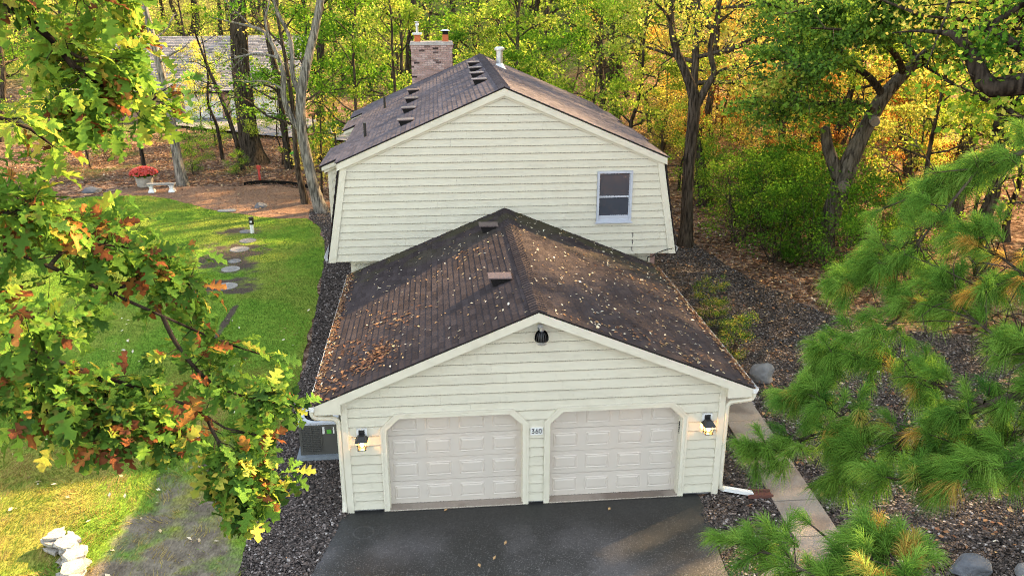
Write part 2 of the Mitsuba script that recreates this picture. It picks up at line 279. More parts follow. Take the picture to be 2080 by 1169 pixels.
def sample_in(poly, n, rng):
    from shapely import contains_xy
    x0, y0, x1, y1 = poly.bounds; out = np.zeros((0, 2))
    while len(out) < n:
        p = np.c_[rng.uniform(x0, x1, 2 * n), rng.uniform(y0, y1, 2 * n)]
        out = np.vstack([out, p[contains_xy(poly, p[:, 0], p[:, 1])]])
    return out[:n]
def scatter(tv, tf, pos, rot, scale, uv):
    """Copies of a small template: rot (n,3,3), scale (n,3) or (n,1), uv (n,2)."""
    v = np.einsum('nij,nkj->nki', rot, np.asarray(tv)[None] * np.asarray(scale)[:, None, :]) + pos[:, None]
    f = (np.asarray(tf)[None] + (np.arange(len(pos)) * len(tv))[:, None, None]).reshape(-1, 3)
    return (v.reshape(-1, 3), f), np.repeat(uv, len(tv), 0)
def rand_rot(n, rng, tilt=None):
    """Random frames; with tilt, the z axis stays near up."""
    if tilt is None: z = unit(rng.normal(size=(n, 3)))
    else: z = unit(np.c_[rng.normal(0, tilt, (n, 2)), np.ones(n)])
    a = unit(np.cross(z, rng.normal(size=(n, 3)))); return np.stack([a, np.cross(z, a), z], -1)
OCT = (np.array([[1, 0, 0], [-1, 0, 0], [0, 1, 0], [0, -1, 0], [0, 0, 1], [0, 0, -1.0]]), np.array([[0, 2, 4], [2, 1, 4], [1, 3, 4], [3, 0, 4], [2, 0, 5], [1, 2, 5], [3, 1, 5], [0, 3, 5]]))
QUAD = (np.array([[-.5, 0, 0], [0, -.32, 0.06], [.5, 0, 0], [0, .32, .06]]), np.array([[0, 1, 2], [0, 2, 3]]))

rng = R(11)
WALK = Polygon([(5.2, 6), (5.05, -2.6), (5.95, -2.6), (6.2, 5)]).buffer(.05)
gp = np.vstack([sample_in(gl.intersection(sbox(-9, -3.5, -3, 9)), 19000, rng), sample_in(gl.intersection(sbox(-9, 9, -3, 27)), 5500, rng),
                sample_in(gr.intersection(sbox(3, -4.5, 14, 8)).difference(WALK), 34000, rng), sample_in(gr.intersection(sbox(3, 8, 14, 21)), 8000, rng)])
n = len(gp); s = rng.gamma(9, 1 / 9, n)[:, None] * np.array([0.026, 0.019, 0.014]) * rng.uniform(.8, 1.25, (n, 3))
m, uv = scatter(*OCT, np.c_[gp, rng.uniform(0.0, 0.014, n)], rand_rot(n, rng, 0.45), s, np.c_[rng.random(n) ** 1.15, rng.random(n)])
labels[put('gravel', m, 'mat_pebble', uv=uv)] = {'kind': 'stuff', 'label': 'dark river gravel around the garage and the walkway', 'category': 'gravel'}

# grass blades
rng = R(12)
p1 = sample_in(lawn.intersection(sbox(-17, -4, -5, 8)), 90000, rng); p2 = sample_in(lawn.intersection(sbox(-26, 8, -5, 31)), 95000, rng); gp = np.vstack([p1, p2])
cover = bare_np(gp[:, 0], gp[:, 1]); patch = meshkit.fbm(np.c_[gp * .75, gp[:, 0] * 0], 4, 7); clump = meshkit.fbm(np.c_[gp * 3.2, gp[:, 0] * 0], 3, 8)
keep = rng.random(len(gp)) > np.clip(cover * 1.3 - 1.6 * (clump - .33), 0, 0.93); gp, patch, clump = gp[keep], patch[keep], clump[keep]; n = len(gp)
near = np.clip((9 - gp[:, 1]) / 6, 0, 1); h = (0.035 + 0.075 * clump * (0.5 + near)) * rng.uniform(.6, 1.3, n)
az = rng.random(n) * 6.283 + 0; w = np.where(gp[:, 1] > 8, 0.011, 0.008); lean = rng.uniform(.25, 1.2, n) * (0.6 + .6 * near)
base = np.c_[gp, np.full(n, -0.008)]; side = np.c_[np.cos(az), np.sin(az), 0 * az] * w[:, None]
wind = meshkit.fbm(np.c_[gp * .9, gp[:, 0] * 0 + 3], 2, 9) * 12; dirn = np.c_[np.cos(wind), np.sin(wind), 0 * az]
tip = base + np.c_[0 * az, 0 * az, h] + dirn * (lean * h)[:, None]
V = np.stack([base - side, base + side, tip], 1).reshape(-1, 3); F = np.arange(3 * n).reshape(-1, 3)
hue = np.clip(0.31 + (patch - .5) * 1.4 + near * (0.38 + (clump - .5) * 1.7) + rng.normal(0, .13, n), 0, 1)
labels[put('grass', (V, F), 'mat_grass', uv=np.repeat(np.c_[hue, rng.random(n)], 3, 0))] = {'kind': 'stuff', 'label': 'green grass of the side lawn with dry straw-coloured patches', 'category': 'grass'}

# leaf litter on the forest floor and gravel
rng = R(13)
lp = np.vstack([sample_in(sbox(-28, 31.5, -7.5, 50).difference(mulch).difference(lawn), 16000, rng), sample_in(sbox(8.5, 8, 22, 24).difference(gr), 9000, rng), sample_in(gr.difference(WALK).intersection(sbox(3.8, -4, 13, 21)), 1500, rng),
                sample_in(sbox(8, 20, 34, 48), 14000, rng), sample_in(sbox(-14, -3, -6, 12).intersection(lawn), 160, rng), sample_in(mulch, 500, rng)])
n = len(lp); gz = hill(lp[:, 0], lp[:, 1]) + 0.012 + rng.random(n) * 0.05; s = rng.uniform(.07, .15, n)[:, None]
hue = np.clip(np.where(lp[:, 0] > 8, rng.normal(.55, .2, n), rng.normal(.45, .2, n)), 0, 1)
hue[-660:-500] = rng.uniform(.85, 1, 160)
m, uv = scatter(*QUAD, np.c_[lp, gz], rand_rot(n, rng, .5), np.repeat(s, 3, 1), np.c_[hue, rng.random(n)])
labels[put('leaf_litter', m, 'mat_litter_leaf', uv=uv)] = {'kind': 'stuff', 'label': 'fallen brown and russet leaves on the forest floor', 'category': 'leaf litter'}

rng = R(14); cl = np.c_[rng.uniform(-75, 95, 900), rng.uniform(72, 150, 900)]; k = rng.integers(0, 900, 42000); up = np.c_[cl[k] + rng.normal(0, 1.3, (42000, 2)), rng.random(42000) ** 1.4 * rng.uniform(1, 4.5, 900)[k]]
up[:, 2] += hill(up[:, 0], up[:, 1]); s = rng.uniform(.22, .42, 42000)[:, None]
m, uv = scatter(*QUAD, up, rand_rot(42000, rng), np.repeat(s, 3, 1), np.c_[np.clip(rng.normal(.5, .12, 900)[k] + rng.normal(0, .04, 42000), .2, .8), rng.random(42000)])
labels[put('undergrowth', m, 'mat_leaf', uv=uv)] = {'kind': 'stuff', 'label': 'distant yellow-green undergrowth deep in the woods', 'category': 'undergrowth'}

# ---------------------------------------------------------------- the garage
W2, ZR, ZE, OE, DG, OF = 3.89, 4.4157, 2.6135, 0.508, 7.93, 0.255
SG = (ZR - ZE) / (W2 + OE)
STEP, Z0 = 0.2135, 0.062
garage = thing('garage', 'cream two-door garage with a low brown shingled gable roof scattered with leaves', 'garage')
def octo(x0, x1, ch, z0, zl, zt): return Polygon([(x0, z0), (x1, z0), (x1, zl), (x1 - ch, zt), (x0 + ch, zt), (x0, zl)])
DOORS = [(-3.1665, -0.1643), (0.1577, 3.1600)]
OUT = [octo(a, b, .322, -0.01, 1.917, 2.25) for a, b in DOORS]
INN = [octo(a + .115, b - .115, .275, -0.02, 1.87, 2.135) for a, b in DOORS]
zt = lambda x, top=ZR, sl=SG: top - sl * abs(x)
GABLE = Polygon([(-W2, 0.06), (W2, 0.06), (W2, zt(W2) - .13), (0, ZR - .13), (-W2, zt(W2) - .13)])
front = GABLE.difference(unary_union(INN))
put('front_wall', xz(front, 0.0, 0.12), 'mat_lap_shade', garage)
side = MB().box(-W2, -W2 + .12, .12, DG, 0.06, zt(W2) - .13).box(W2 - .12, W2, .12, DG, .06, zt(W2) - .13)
put('side_wall', side, 'mat_lap_shade', garage)
put('foundation', MB().box(-W2 + .01, DOORS[0][0] + .05, .01, .13, -.1, .06).box(DOORS[1][1] - .05, W2 - .01, .01, .13, -.1, .06).box(DOORS[0][1] - .05, DOORS[1][0] + .05, .01, .13, -.1, .06).box(-W2 + .01, -W2 + .1, .14, DG, -.1, .06).box(W2 - .1, W2 - .01, .14, DG, -.1, .06), 'mat_stone', garage, uv=np.tile([.25, .5], (40, 1)))
clad = Polygon([(-W2 + .1, .06), (W2 - .1, .06), (W2 - .1, zt(W2) - .02), (0, ZR - .2), (-W2 + .1, zt(W2) - .02)]).difference(unary_union([o.buffer(.001) for o in OUT]))
clad = clad.intersection(Polygon([(-W2, -1), (W2, -1), (W2, zt(W2) - .23), (0, ZR - .24), (-W2, zt(W2) - .23)]))
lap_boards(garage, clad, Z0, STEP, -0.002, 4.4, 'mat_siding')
for sgn in (-1, 1):
    wall = sbox(0.1, .06, DG, zt(W2) - .15)
    lap_boards(garage, wall, Z0, STEP, 0.0, 2.6, 'mat_siding', turn=lambda w, s=sgn: (np.c_[s * (W2 - w[:, 1]), w[:, 0], w[:, 2]] if s > 0 else np.c_[-(W2 - w[:, 1]), DG + .1 - w[:, 0], w[:, 2]]))
for sgn in (-1, 1):
    xa, xb = sorted((sgn * (W2 - .1), sgn * (W2 + .032)))
    put('corner_trim', MB().box(xa, xb, -0.060, -0.004, -.02, zt(W2) - .2).box(*sorted((sgn * (W2 + .004), sgn * (W2 + .030))), -.003, .09, -.02, zt(W2) - .2), 'mat_trim', garage)
# door casings, jambs and doors
for q, (o, inn, (a, b)) in enumerate(zip(OUT, INN, DOORS)):
    ring = o.difference(inn)
    put('door_casing', xz(ring, -0.060, 0.0), 'mat_trim', garage)
    put('door_casing', xz(o.difference(o.buffer(-.035, join_style=2)).intersection(sbox(-9, 0.02, 9, 9)), -.075, -.0605), 'mat_trim', garage)
    jamb = inn.difference(inn.buffer(-.02, join_style=2)).intersection(sbox(-9, 0.0, 9, 9))
    put('door_jamb', xz(jamb, 0.002, 0.20), 'mat_trim', garage)
    put('door_sill', MB().box(a + .12, b - .12, -.07, .30, -.06, .028), 'mat_concrete', garage)
    door = numbered(garage + '__door'); x0, x1 = a + .13, b - .13; w = (x1 - x0); sh = 2.14 / 4
    labels[door] = {'label': ['left garage door of four raised-panel sections', 'right garage door of four raised-panel sections'][q]}
    for k in range(4):
        z0, z1 = .034 + k * sh, .034 + (k + 1) * sh - .007
        put('section', MB().box(x0, x1, .162 + .004 * (k % 2), .205, z0, z1), 'mat_door', door)
    for k in range(4):
        for c in range(4):
            cx, cz = x0 + w * (c + .5) / 4, .034 + sh * (k + .5); hw, hh = w / 8 - .085, sh / 2 - .105; yb = .162 + .004 * (k % 2)
            V = []
            for ins, y in ((0, 0.001), (.016, -.013), (.034, -.002), (.062, -.012), (.07, -.0125)):
                V += [[cx - hw + ins, yb + y, cz - hh + ins], [cx + hw - ins, yb + y, cz - hh + ins], [cx + hw - ins, yb + y, cz + hh - ins], [cx - hw + ins, yb + y, cz + hh - ins]]
            F = [[4 * r + e, 4 * r + (e + 1) % 4, 4 * r + 4 + (e + 1) % 4, 4 * r + 4 + e] for r in range(4) for e in range(4)] + [[16, 17, 18, 19]]
            put('panel', (np.array(V), np.array(F)), 'mat_door', door)
    put('bottom_seal', MB().box(x0, x1, .17, .2, .027, .036), 'mat_dark', door)
put('latch', MB().box(DOORS[1][1] - .145, DOORS[1][1] - .135, .06, .10, 1.45, 1.72), 'mat_black_metal', garage)

def roof_pt(top, sl, side, y, q, h, x0=0.0):
    """A point on a slope: y along the ridge, q metres down the slope, h above it."""
    c = 1 / math.hypot(1, sl); s = sl * c
    return np.stack([x0 + side * (q * c + h * s), y + 0 * q, top - q * s + h * c], -1)
def shingles(parent, top, sl, side, y0, y1, qmax, v, rng, nparts, skip=None):
    ex, tw = 0.142, 0.305; rows = int(qmax / ex) + 1; items = []
    for r in range(rows):
        qa = qmax - r * ex + 0.012; qb = max(qmax - (r + 1) * ex - .01, 0.01); off = (r % 2) * tw / 2 + rng.uniform(-.01, .01); tone = rng.uniform(-.06, .06)
        c = y0 - off
        while c < y1:
            a, b = max(c + .004, y0), min(c + tw - .004, y1); c += tw
            if b - a < .03: continue
            ha = .013 + rng.uniform(0, .005); hb = 0.003
            P = np.array([(a, qa, 0), (b, qa, 0), (b, qa, ha), (a, qa, ha), (b, qb, hb), (a, qb, hb), (b, qb, 0), (a, qb, 0)])
            if skip and skip((a + b) / 2, (qa + qb) / 2): continue
            V = roof_pt(top, sl, side, P[:, 0], P[:, 1], P[:, 2])
            F = np.array([[0, 1, 2, 3], [3, 2, 4, 5], [1, 6, 4, 2], [0, 3, 5, 7]])
            if side < 0: F = F[:, ::-1]
            items.append((np.linalg.norm(V.mean(0) - CAM), V, F, np.clip(rng.random() * .8 + .1 + tone, 0, 1)))
    return items
def lay(parent, items, v, nparts):
    items.sort(key=lambda t: t[0])
    for d, V, F, u in items[:nparts]: put('shingle', (V, F), 'mat_shingle', parent, uv=np.tile([u, v], (len(V), 1)))
    mb = MB()
    for d, V, F, u in items[nparts:]: mb.add(V, F, (u, v))
    if items[nparts:]: put('shingle_courses', mb, 'mat_shingle', parent, kind='stuff')
def ridge_caps(parent, top, sl, y0, y1, v, rng):
    st = .14; n = int((y1 - y0) / st)
    for k in range(n):
        a = y0 + k * st; b = a + st + .03; V = []
        for y, h in ((a, .034), (b, .016)):
            for sd, q in ((-1, .165), (-1, 0.0), (1, .165)):
                V.append(roof_pt(top + .002, sl, sd, y, np.array(q), np.array(h)))
        for sd, q in ((-1, .165), (-1, 0.0), (1, .165)): V.append(roof_pt(top + .002, sl, sd, a, np.array(q), np.array(.002)))
        for y, h in ((b, 0.002),):
            for sd, q in ((-1, .165), (1, .165)): V.append(roof_pt(top, sl, sd, y, np.array(q), np.array(h)))
        F = [[0, 1, 4, 3], [1, 2, 5, 4], [6, 7, 1, 0], [7, 8, 2, 1], [6, 0, 3, 9], [8, 10, 5, 2]]
        put('ridge_cap', (np.array(V), np.array(F)), 'mat_shingle', parent, uv=np.tile([rng.uniform(.3, .9), v], (11, 1)))
def slabs(top, sl, y0, y1, half, th=.035):
    mb = MB()
    for sd in (-1, 1):
        q = half * math.hypot(1, sl); P = np.array([(y, a, h) for y in (y0, y1) for a in (0.0, q) for h in (-th, -0.001)])
        mb.add(roof_pt(top, sl, sd, P[:, 0], P[:, 1], P[:, 2]), [[0, 1, 3, 2], [4, 6, 7, 5], [0, 4, 5, 1], [2, 3, 7, 6], [0, 2, 6, 4], [1, 5, 7, 3]])
    return mb
roof = put('roof', slabs(ZR, SG, -OF, DG, W2 + OE), 'mat_underlay', garage)
QG = (W2 + OE) * math.hypot(1, SG)
rng = R(21); items = []
for sd in (-1, 1): items += shingles(roof, ZR, SG, sd, -OF - .02, DG, QG + .02, .2, rng, 0)
lay(roof, items, .2, 300)
ridge_caps(roof, ZR + .006, SG, -OF - .02, DG - .02, .2, rng)
# rake boards, frieze and eave returns
def rake(sl, top, half, y0, y1, d0, d1):
    mb = MB()
    for sd in (-1, 1):
        P = Polygon([(0, top - d0), (sd * half, top - d0 - sl * half), (sd * half, top - d1 - sl * half), (0, top - d1)])
        mb.mesh(xz(P, y0, y1))
    return mb
put('rake_board', rake(SG, ZR - .04, W2 + OE, -OF + .004, -OF + .03, 0, .185), 'mat_trim', garage)
put('rake_soffit', rake(SG, ZR - .04, W2 + OE, -OF + .031, -.003, .15, .170), 'mat_trim', garage)
put('frieze_board', rake(SG, ZR - .04, W2 - .0, -.062, -.025, .17, .255), 'mat_trim', garage)
for sd in (-1, 1):
    e = sd * (W2 + OE - .005); P = Polygon([(sd * (W2 + .0), ZE - .02), (e, ZE - .02), (e, ZE - .215), (sd * W2, ZE - .215)]).intersection(Polygon([(0, ZR - .23), (e, ZR - .23 - SG * abs(e)), (e, 0), (0, 0)]))
    put('eave_return', xz(Polygon([(sd * (W2 + .0), zt(W2) - .2), (e, ZE - .19), (e, ZE - .225), (sd * W2, ZE - .235)]), -OF + .006, -.01), 'mat_trim', garage)
    put('soffit', MB().box(*sorted((sd * (W2 + .002), e)), -.009, DG, ZE - .236, ZE - .22), 'mat_trim', garage)
    put('fascia', MB().box(*sorted((e - sd * .02, e)), -OF + .031, DG, ZE - .22, ZE - .045), 'mat_trim', garage)
    # gutter, a trough open at the top, with its downspout
    x = e; prof = np.array([(0.004, -.03), (.004, -.13), (.075, -.13), (.115, -.055), (.115, -.03), (.108, -.03), (.108, -.052), (.07, -.122), (.012, -.122), (.012, -.03)])
    g = Polygon(np.c_[x + sd * prof[:, 0], ZE + prof[:, 1]]); gm = xz(g, -OF - .03, DG - .02); cap = xz(Polygon(np.c_[x + sd * prof[:5, 0], ZE + prof[:5, 1]]), -OF - .034, -OF - .03)
    put('gutter', MB().mesh(gm).mesh(cap), 'mat_white', garage)
    xo, xi = sd * (W2 + OE + .055), sd * (W2 + .085)
    path = smooth_path([(xo, -.19, ZE - .12), (xo, -.19, ZE - .20), (xo - sd * .03, -.18, ZE - .29), (xo - sd * .2, -.12, ZE - .36), (xi + sd * .07, -.04, ZE - .43), (xi, -.015, ZE - .55), (xi, -.015, ZE - .7)], 22)
    d = MB().tube(np.vstack([path, [(xi, -.015, 1.0), (xi, -.015, .24)]]), .052, 8)
    d.tube([(xi, -.015, .26), (xi, -.05, .16), (xi, -.12, .07)] if sd < 0 else [(xi, -.015, .26), (xi + .02, 0, .14), (xi + .10, .02, .085)], .053, 8, cap=True)
    put('downspout', d, 'mat_trim', garage)
ext = thing('downspout_extension', 'white downspout extension lying on gravel by the right garage corner', 'downspout')
put('spout', MB().add([(4.02 + a * .62 + b * .0, .06 - a * .27 + b * .055, z) for a in (0, 1) for b in (-1, 1) for z in (.035 - a * .0, .115)], [[0, 1, 3, 2], [4, 6, 7, 5], [0, 4, 5, 1], [2, 3, 7, 6], [1, 5, 7, 3], [0, 2, 6, 4]]), 'mat_white', ext)
put('elbow', MB().tube([(3.98, .07, .12), (4.04, .05, .078)], .056, 6, cap=True), 'mat_white', ext)
sb = thing('splash_block', 'reddish brown splash block on gravel between the spout and the walkway', 'splash block')
a = np.array([[4.60, -.03], [5.06, -.09], [5.06, -.32], [4.52, -.30]])
put('base', MB().mesh(xy(Polygon(a), 0.0, .04)), 'mat_brown_block', sb)
put('rim', MB().mesh(xy(Polygon([[4.60, -.03], [5.06, -.09], [5.06, -.125], [4.60, -.07]]), .0402, .08)).mesh(xy(Polygon([[4.53, -.265], [5.06, -.285], [5.06, -.32], [4.52, -.30]]), .0402, .08)), 'mat_brown_block', sb)

# roof vents
def slant_vent(parent, top, sl, sd, x, y, w=.38, l=.42, h=.25):
    """Slant-back vent: tall at its lower end, with dark sides under a thin lid."""
    q = abs(x) * math.hypot(1, sl); a, b, d, e = y - w / 2, y + w / 2, q + l / 2, q - l / 2
    g = lambda pts: roof_pt(top, sl, sd, *np.array(pts, float).T)
    B6 = [[0, 1, 2, 3], [4, 7, 6, 5], [0, 4, 5, 1], [1, 5, 6, 2], [2, 6, 7, 3], [3, 7, 4, 0]]
    put('vent', MB().add(g([(a - .02, d + .02, h), (b + .02, d + .02, h), (b + .02, e - .03, .05), (a - .02, e - .03, .05), (a - .02, d + .02, h - .03), (b + .02, d + .02, h - .03), (b + .02, e - .03, .02), (a - .02, e - .03, .02)]), B6), 'mat_vent', parent)
    put('vent_side', MB().add(g([(a, d, h - .031), (b, d, h - .031), (b, e, .03), (a, e, .03), (a, d, .01), (b, d, .01), (b, e, .01), (a, e, .01)]), B6), 'mat_dark', parent)
for x, y in ((-.50, 6.5), (-.52, 2.2)): slant_vent(roof, ZR, SG, -1, x, y)

# leaves lying on the garage roof and in its gutters
rng = R(22); L = []; 
def roof_leaf(n, side, y, q, hue, size):
    P = roof_pt(ZR, SG, side, y, q, .022 + .012 * rng.random(n)); c = 1 / math.hypot(1, SG); nrm = np.array([side * SG * c, 0, c])
    z = unit(nrm + rng.normal(0, .22, (n, 3))); a = unit(np.cross(z, rng.normal(size=(n, 3)))); rot = np.stack([a, np.cross(z, a), z], -1)
    s = size * rng.uniform(.6, 1.3, n); L.append((P, rot, np.stack([s, s * rng.uniform(.4, .95, n), s], -1), np.c_[hue, rng.random(n)]))
n = 320; roof_leaf(n, -1, rng.uniform(-.2, DG - .1, n), QG * rng.random(n) ** .85, rng.uniform(.72, 1, n), .074)
n = 620; roof_leaf(n, 1, rng.uniform(-.2, DG - .1, n), QG * rng.random(n) ** .8, np.clip(rng.normal(.87, .16, n), .2, 1), .078)
for cy, cq, k, hue in ((1.0, 3.45, 190, .4), (.7, 3.9, 60, .4), (1.9, 4.1, 40, .45), (3.2, 3.6, 26, .45), (2.2, 3.0, 22, .4), (2.6, 3.3, 16, .4), (3.0, 2.6, 10, .4), (0.2, 4.4, 60, .45), (5.0, 1.2, 10, .7), (4.6, 1.4, 8, .6)):
    roof_leaf(k, -1, rng.normal(cy, .33, k), rng.normal(cq, .2, k).clip(.2, QG), np.clip(rng.normal(hue, .17, k), 0, 1), .12)
for sd in (-1, 1):
    k = 620; roof_leaf(k, sd, rng.uniform(-.2, DG - .1, k), QG - np.abs(rng.normal(0, .10, k)) + .03, np.clip(rng.normal(.5, .22, k), 0, 1), .085)
for cy, cq, k in ((.6, 2.6, 30), (.1, 3.4, 26), (-.05, 1.2, 12), (5.2, 3.2, 40), (6.4, 3.9, 40), (4.2, 4.2, 40), (.1, 1.7, 16)): roof_leaf(k, 1, rng.normal(cy, .25, k).clip(-.2, DG), rng.normal(cq, .4, k).clip(.2, QG), np.clip(rng.normal(.62, .2, k), 0, 1), .1)
P, rot, s, uv = (np.concatenate(t) for t in zip(*L))
m, uv = scatter(*QUAD, P, rot, s, uv)
tag(put('fallen_leaves', m, 'mat_litter_leaf', uv=uv), 'pale and russet fallen leaves scattered over the brown garage roof', 'leaf litter', kind='stuff')
for sd in (-1, 1):
    k = 900; s = rng.uniform(.05, .1, k)[:, None]
    P = np.c_[sd * (W2 + OE + rng.uniform(.012, .10, k)), rng.uniform(-.25, DG - .1, k), ZE - .045 + rng.uniform(-.03, .03, k)]
    m, uv = scatter(*QUAD, P, rand_rot(k, rng, .7), np.repeat(s, 3, 1), np.c_[np.clip(rng.normal(.55, .22, k), 0, 1), rng.random(k)])
    tag(put('gutter_leaves', m, 'mat_litter_leaf', uv=uv), 'fallen leaves packed in the %s gutter of the garage' % ('left' if sd < 0 else 'right'), 'leaf litter', kind='stuff')
DL = [(-3.3, -.08), (-1.9, -.13), (-1.0, -1.8), (-.75, -1.35), (-1.3, -2.0), (1.5, -.4), (2.6, -.45), (2.9, -.15), (.3, -.12)]
for a, b in DL[1:6]:
    k = put('fallen_leaf', scatter(*QUAD, np.array([[a, b, .012]]), rand_rot(1, rng, .2), np.array([[.12, .1, .12]]), np.array([[.74, .9]]))[0], 'mat_litter_leaf', uv=np.tile([.74, .9], (4, 1)))
    tag(k, 'small yellow-brown fallen leaf lying on the dark asphalt driveway', 'leaf', 'single leaves on the driveway')

# lanterns, barn light, number plate
def lantern(x, where):
    t = thing('wall_lantern', 'lit black carriage lantern on the siding %s' % where, 'wall light', )
    z = 1.78
    put('mounting_block', MB().box(x - .105, x + .105, -.070, -.020, z - .06, z + .165), 'mat_white', t)
    put('backplate', MB().box(x - .06, x + .06, -.095, -.0705, z - .02, z + .15), 'mat_black_metal', t)
    put('arm', MB().box(x - .02, x + .02, -.16, -.0955, z + .03, z + .065), 'mat_black_metal', t)
    cy = -.185; r0, r1 = .055, .125
    V = [(x - r0, cy - r0, z + .085), (x + r0, cy - r0, z + .085), (x + r0, cy + r0, z + .085), (x - r0, cy + r0, z + .085), (x - r1, cy - r1, z - .02), (x + r1, cy - r1, z - .02), (x + r1, cy + r1, z - .02), (x - r1, cy + r1, z - .02)]
    put('hood', (np.array(V), np.array([[0, 1, 2, 3], [4, 5, 1, 0], [5, 6, 2, 1], [6, 7, 3, 2], [7, 4, 0, 3], [7, 6, 5, 4]])), 'mat_black_metal', t)
    c = MB(); a, b = .085, .072
    for sx in (-1, 1):
        for sy in (-1, 1): c.tube([(x + sx * a, cy + sy * a, z - .021), (x + sx * b, cy + sy * b, z - .20)], .0075, 4)
    c.box(x - .085, x + .085, cy - .085, cy + .085, z - .215, z - .20)
    put('cage', c, 'mat_black_metal', t)
    g = MB()
    for k in range(4):
        u = np.array([[1, 1], [1, -1], [-1, -1], [-1, 1]])[[k, (k + 1) % 4]] * .97
        g.add([(x + u[0][0] * a, cy + u[0][1] * a, z - .022), (x + u[1][0] * a, cy + u[1][1] * a, z - .022), (x + u[1][0] * b, cy + u[1][1] * b, z - .199), (x + u[0][0] * b, cy + u[0][1] * b, z - .199)], [[0, 1, 2, 3]])
    put('pane', g, 'mat_glass', t)
    bulb = trimesh.creation.icosphere(2, .036); bulb.apply_scale([1, 1, 1.6]); bulb.apply_translation([x, cy, z - .11])
    put('bulb', bulb, 'mat_bulb', t, smooth=True, emitter={'type': 'area', 'radiance': rgb(20.0, 9.5, 2.6)})
lantern(-3.53, 'left of the left garage door'); lantern(3.56, 'right of the right garage door')
bl = thing('barn_light', 'black ribbed dusk-to-dawn light under the garage gable peak', 'wall light')
bx, bz = .05, 3.86; prof = np.array([(0, .16), (.05, .158), (.085, .14), (.108, .10), (.122, .04), (.128, -.01), (.128, -.035), (.10, -.037), (0, -.037)])
dome = trimesh.creation.revolve(prof[::-1], sections=28); dome.apply_translation([bx, -.30, bz])
put('dome', dome, 'mat_black_metal', bl, smooth=40)
fin = MB()
for k in range(16):
    a = k * math.tau / 16; c, s = math.cos(a), math.sin(a); pr = np.array([(.05, .165), (.09, .15), (.118, .105), (.135, .04), (.14, -.02)])
    V = [(bx + c * r - s * t, -.30 + s * r + c * t, bz + z) for r, z in pr for t in (-.005, .005)] + [(bx + c * .09 - s * t, -.30 + s * .09 + c * t, bz) for t in (-.005, .005)]
    fin.add(V, [[2 * i, 2 * i + 1, 2 * i + 3, 2 * i + 2] for i in range(4)] + [[0, 2, 10, 10], [2, 4, 10, 10], [4, 6, 10, 10], [6, 8, 10, 10], [1, 11, 3, 3], [3, 11, 5, 5], [5, 11, 7, 7], [7, 11, 9, 9]])
put('fins', fin, 'mat_black_metal', bl)
lens = trimesh.creation.revolve(np.array([(.0, -.115), (.085, -.112), (.105, -.095), (.112, -.04)]), sections=28); lens.apply_translation([bx, -.30, bz])
put('refractor', lens, 'mat_prism_glass', bl, smooth=True)
put('photocell', MB().mesh(trimesh.creation.cylinder(.038, .075, transform=trimesh.transformations.translation_matrix([bx, -.30, bz + .195]))), 'mat_steel', bl)
put('arm', MB().tube([(bx, -.03, bz + .12), (bx, -.14, bz + .13), (bx, -.26, bz + .13)], .022, 8, cap=True), 'mat_steel', bl)
put('bracket', MB().box(bx - .05, bx + .05, -.065, -.026, bz + .05, bz + .2), 'mat_steel', bl)
hn = thing('house_number', 'small white plate reading 360 between the two garage doors', 'house number')
put('plate', MB().box(-.125, .125, -.062, -.030, 1.635, 1.80), 'mat_white', hn)
tm = meshkit.text_mesh('360', .105, .004, bold=True); v = tm.vertices; cx = (v[:, 0].min() + v[:, 0].max()) / 2; k = min(1.0, .21 / np.ptp(v[:, 0]))
put('digits', ((np.c_[(v[:, 0] - cx) * k, -.0625 - v[:, 2], 1.718 + (v[:, 1] - v[:, 1].mean()) * 1.0]), tm.faces), 'mat_dark', hn, label='black digits 360')

# ---------------------------------------------------------------- the house
YH, YB, ZP, ZK, WK, ZB, WB = 7.95, 20.1, 7.7747, 5.8437, 4.507, 2.975, 4.983
SH = (ZP - ZK) / WK
house = thing('house', 'cream gambrel-sided house with brown roof and tall gable above the garage', 'house')
GH = Polygon([(-WB, ZB), (WB, ZB), (WK, ZK - .05), (0, ZP - .05), (-WK, ZK - .05)])
WIN = sbox(2.655, 3.975, 3.60, 5.385)
put('gable_wall', xz(GH.difference(WIN), YH, YH + .14), 'mat_lap_shade', house)
put('rear_wall', xz(GH, YB - .14, YB), 'mat_trim', house)
put('gable_soffit', MB().box(-WB, WB, YH + .002, YH + .45, ZB - .03, ZB - .002), 'mat_trim', house)
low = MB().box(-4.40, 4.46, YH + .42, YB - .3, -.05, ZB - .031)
put('lower_wall', low, 'mat_lap_shade', house)
cladH = Polygon([(-WB + .17, ZB), (WB - .17, ZB), (WK - .17, ZK - .2), (0, ZP - .3), (-WK + .17, ZK - .2)]).difference(WIN.buffer(.036, join_style=2))
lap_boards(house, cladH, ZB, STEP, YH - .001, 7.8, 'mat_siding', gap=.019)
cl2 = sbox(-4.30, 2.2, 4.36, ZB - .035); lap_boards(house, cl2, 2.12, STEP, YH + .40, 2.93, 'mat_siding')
put('lower_corner_trim', MB().box(-4.43, -4.30, YH + .37, YH + .44, 1.9, ZB - .034), 'mat_trim', house)
put('rake_board', rake(SH, ZP - .03, WK + .08, YH - .125, YH - .095, 0, .20), 'mat_trim', house)
put('rake_soffit', rake(SH, ZP - .03, WK + .05, YH - .094, YH - .002, .16, .175), 'mat_trim', house)
put('frieze_board', rake(SH, ZP - .03, WK - .06, YH - .062, YH - .024, .175, .265), 'mat_trim', house)
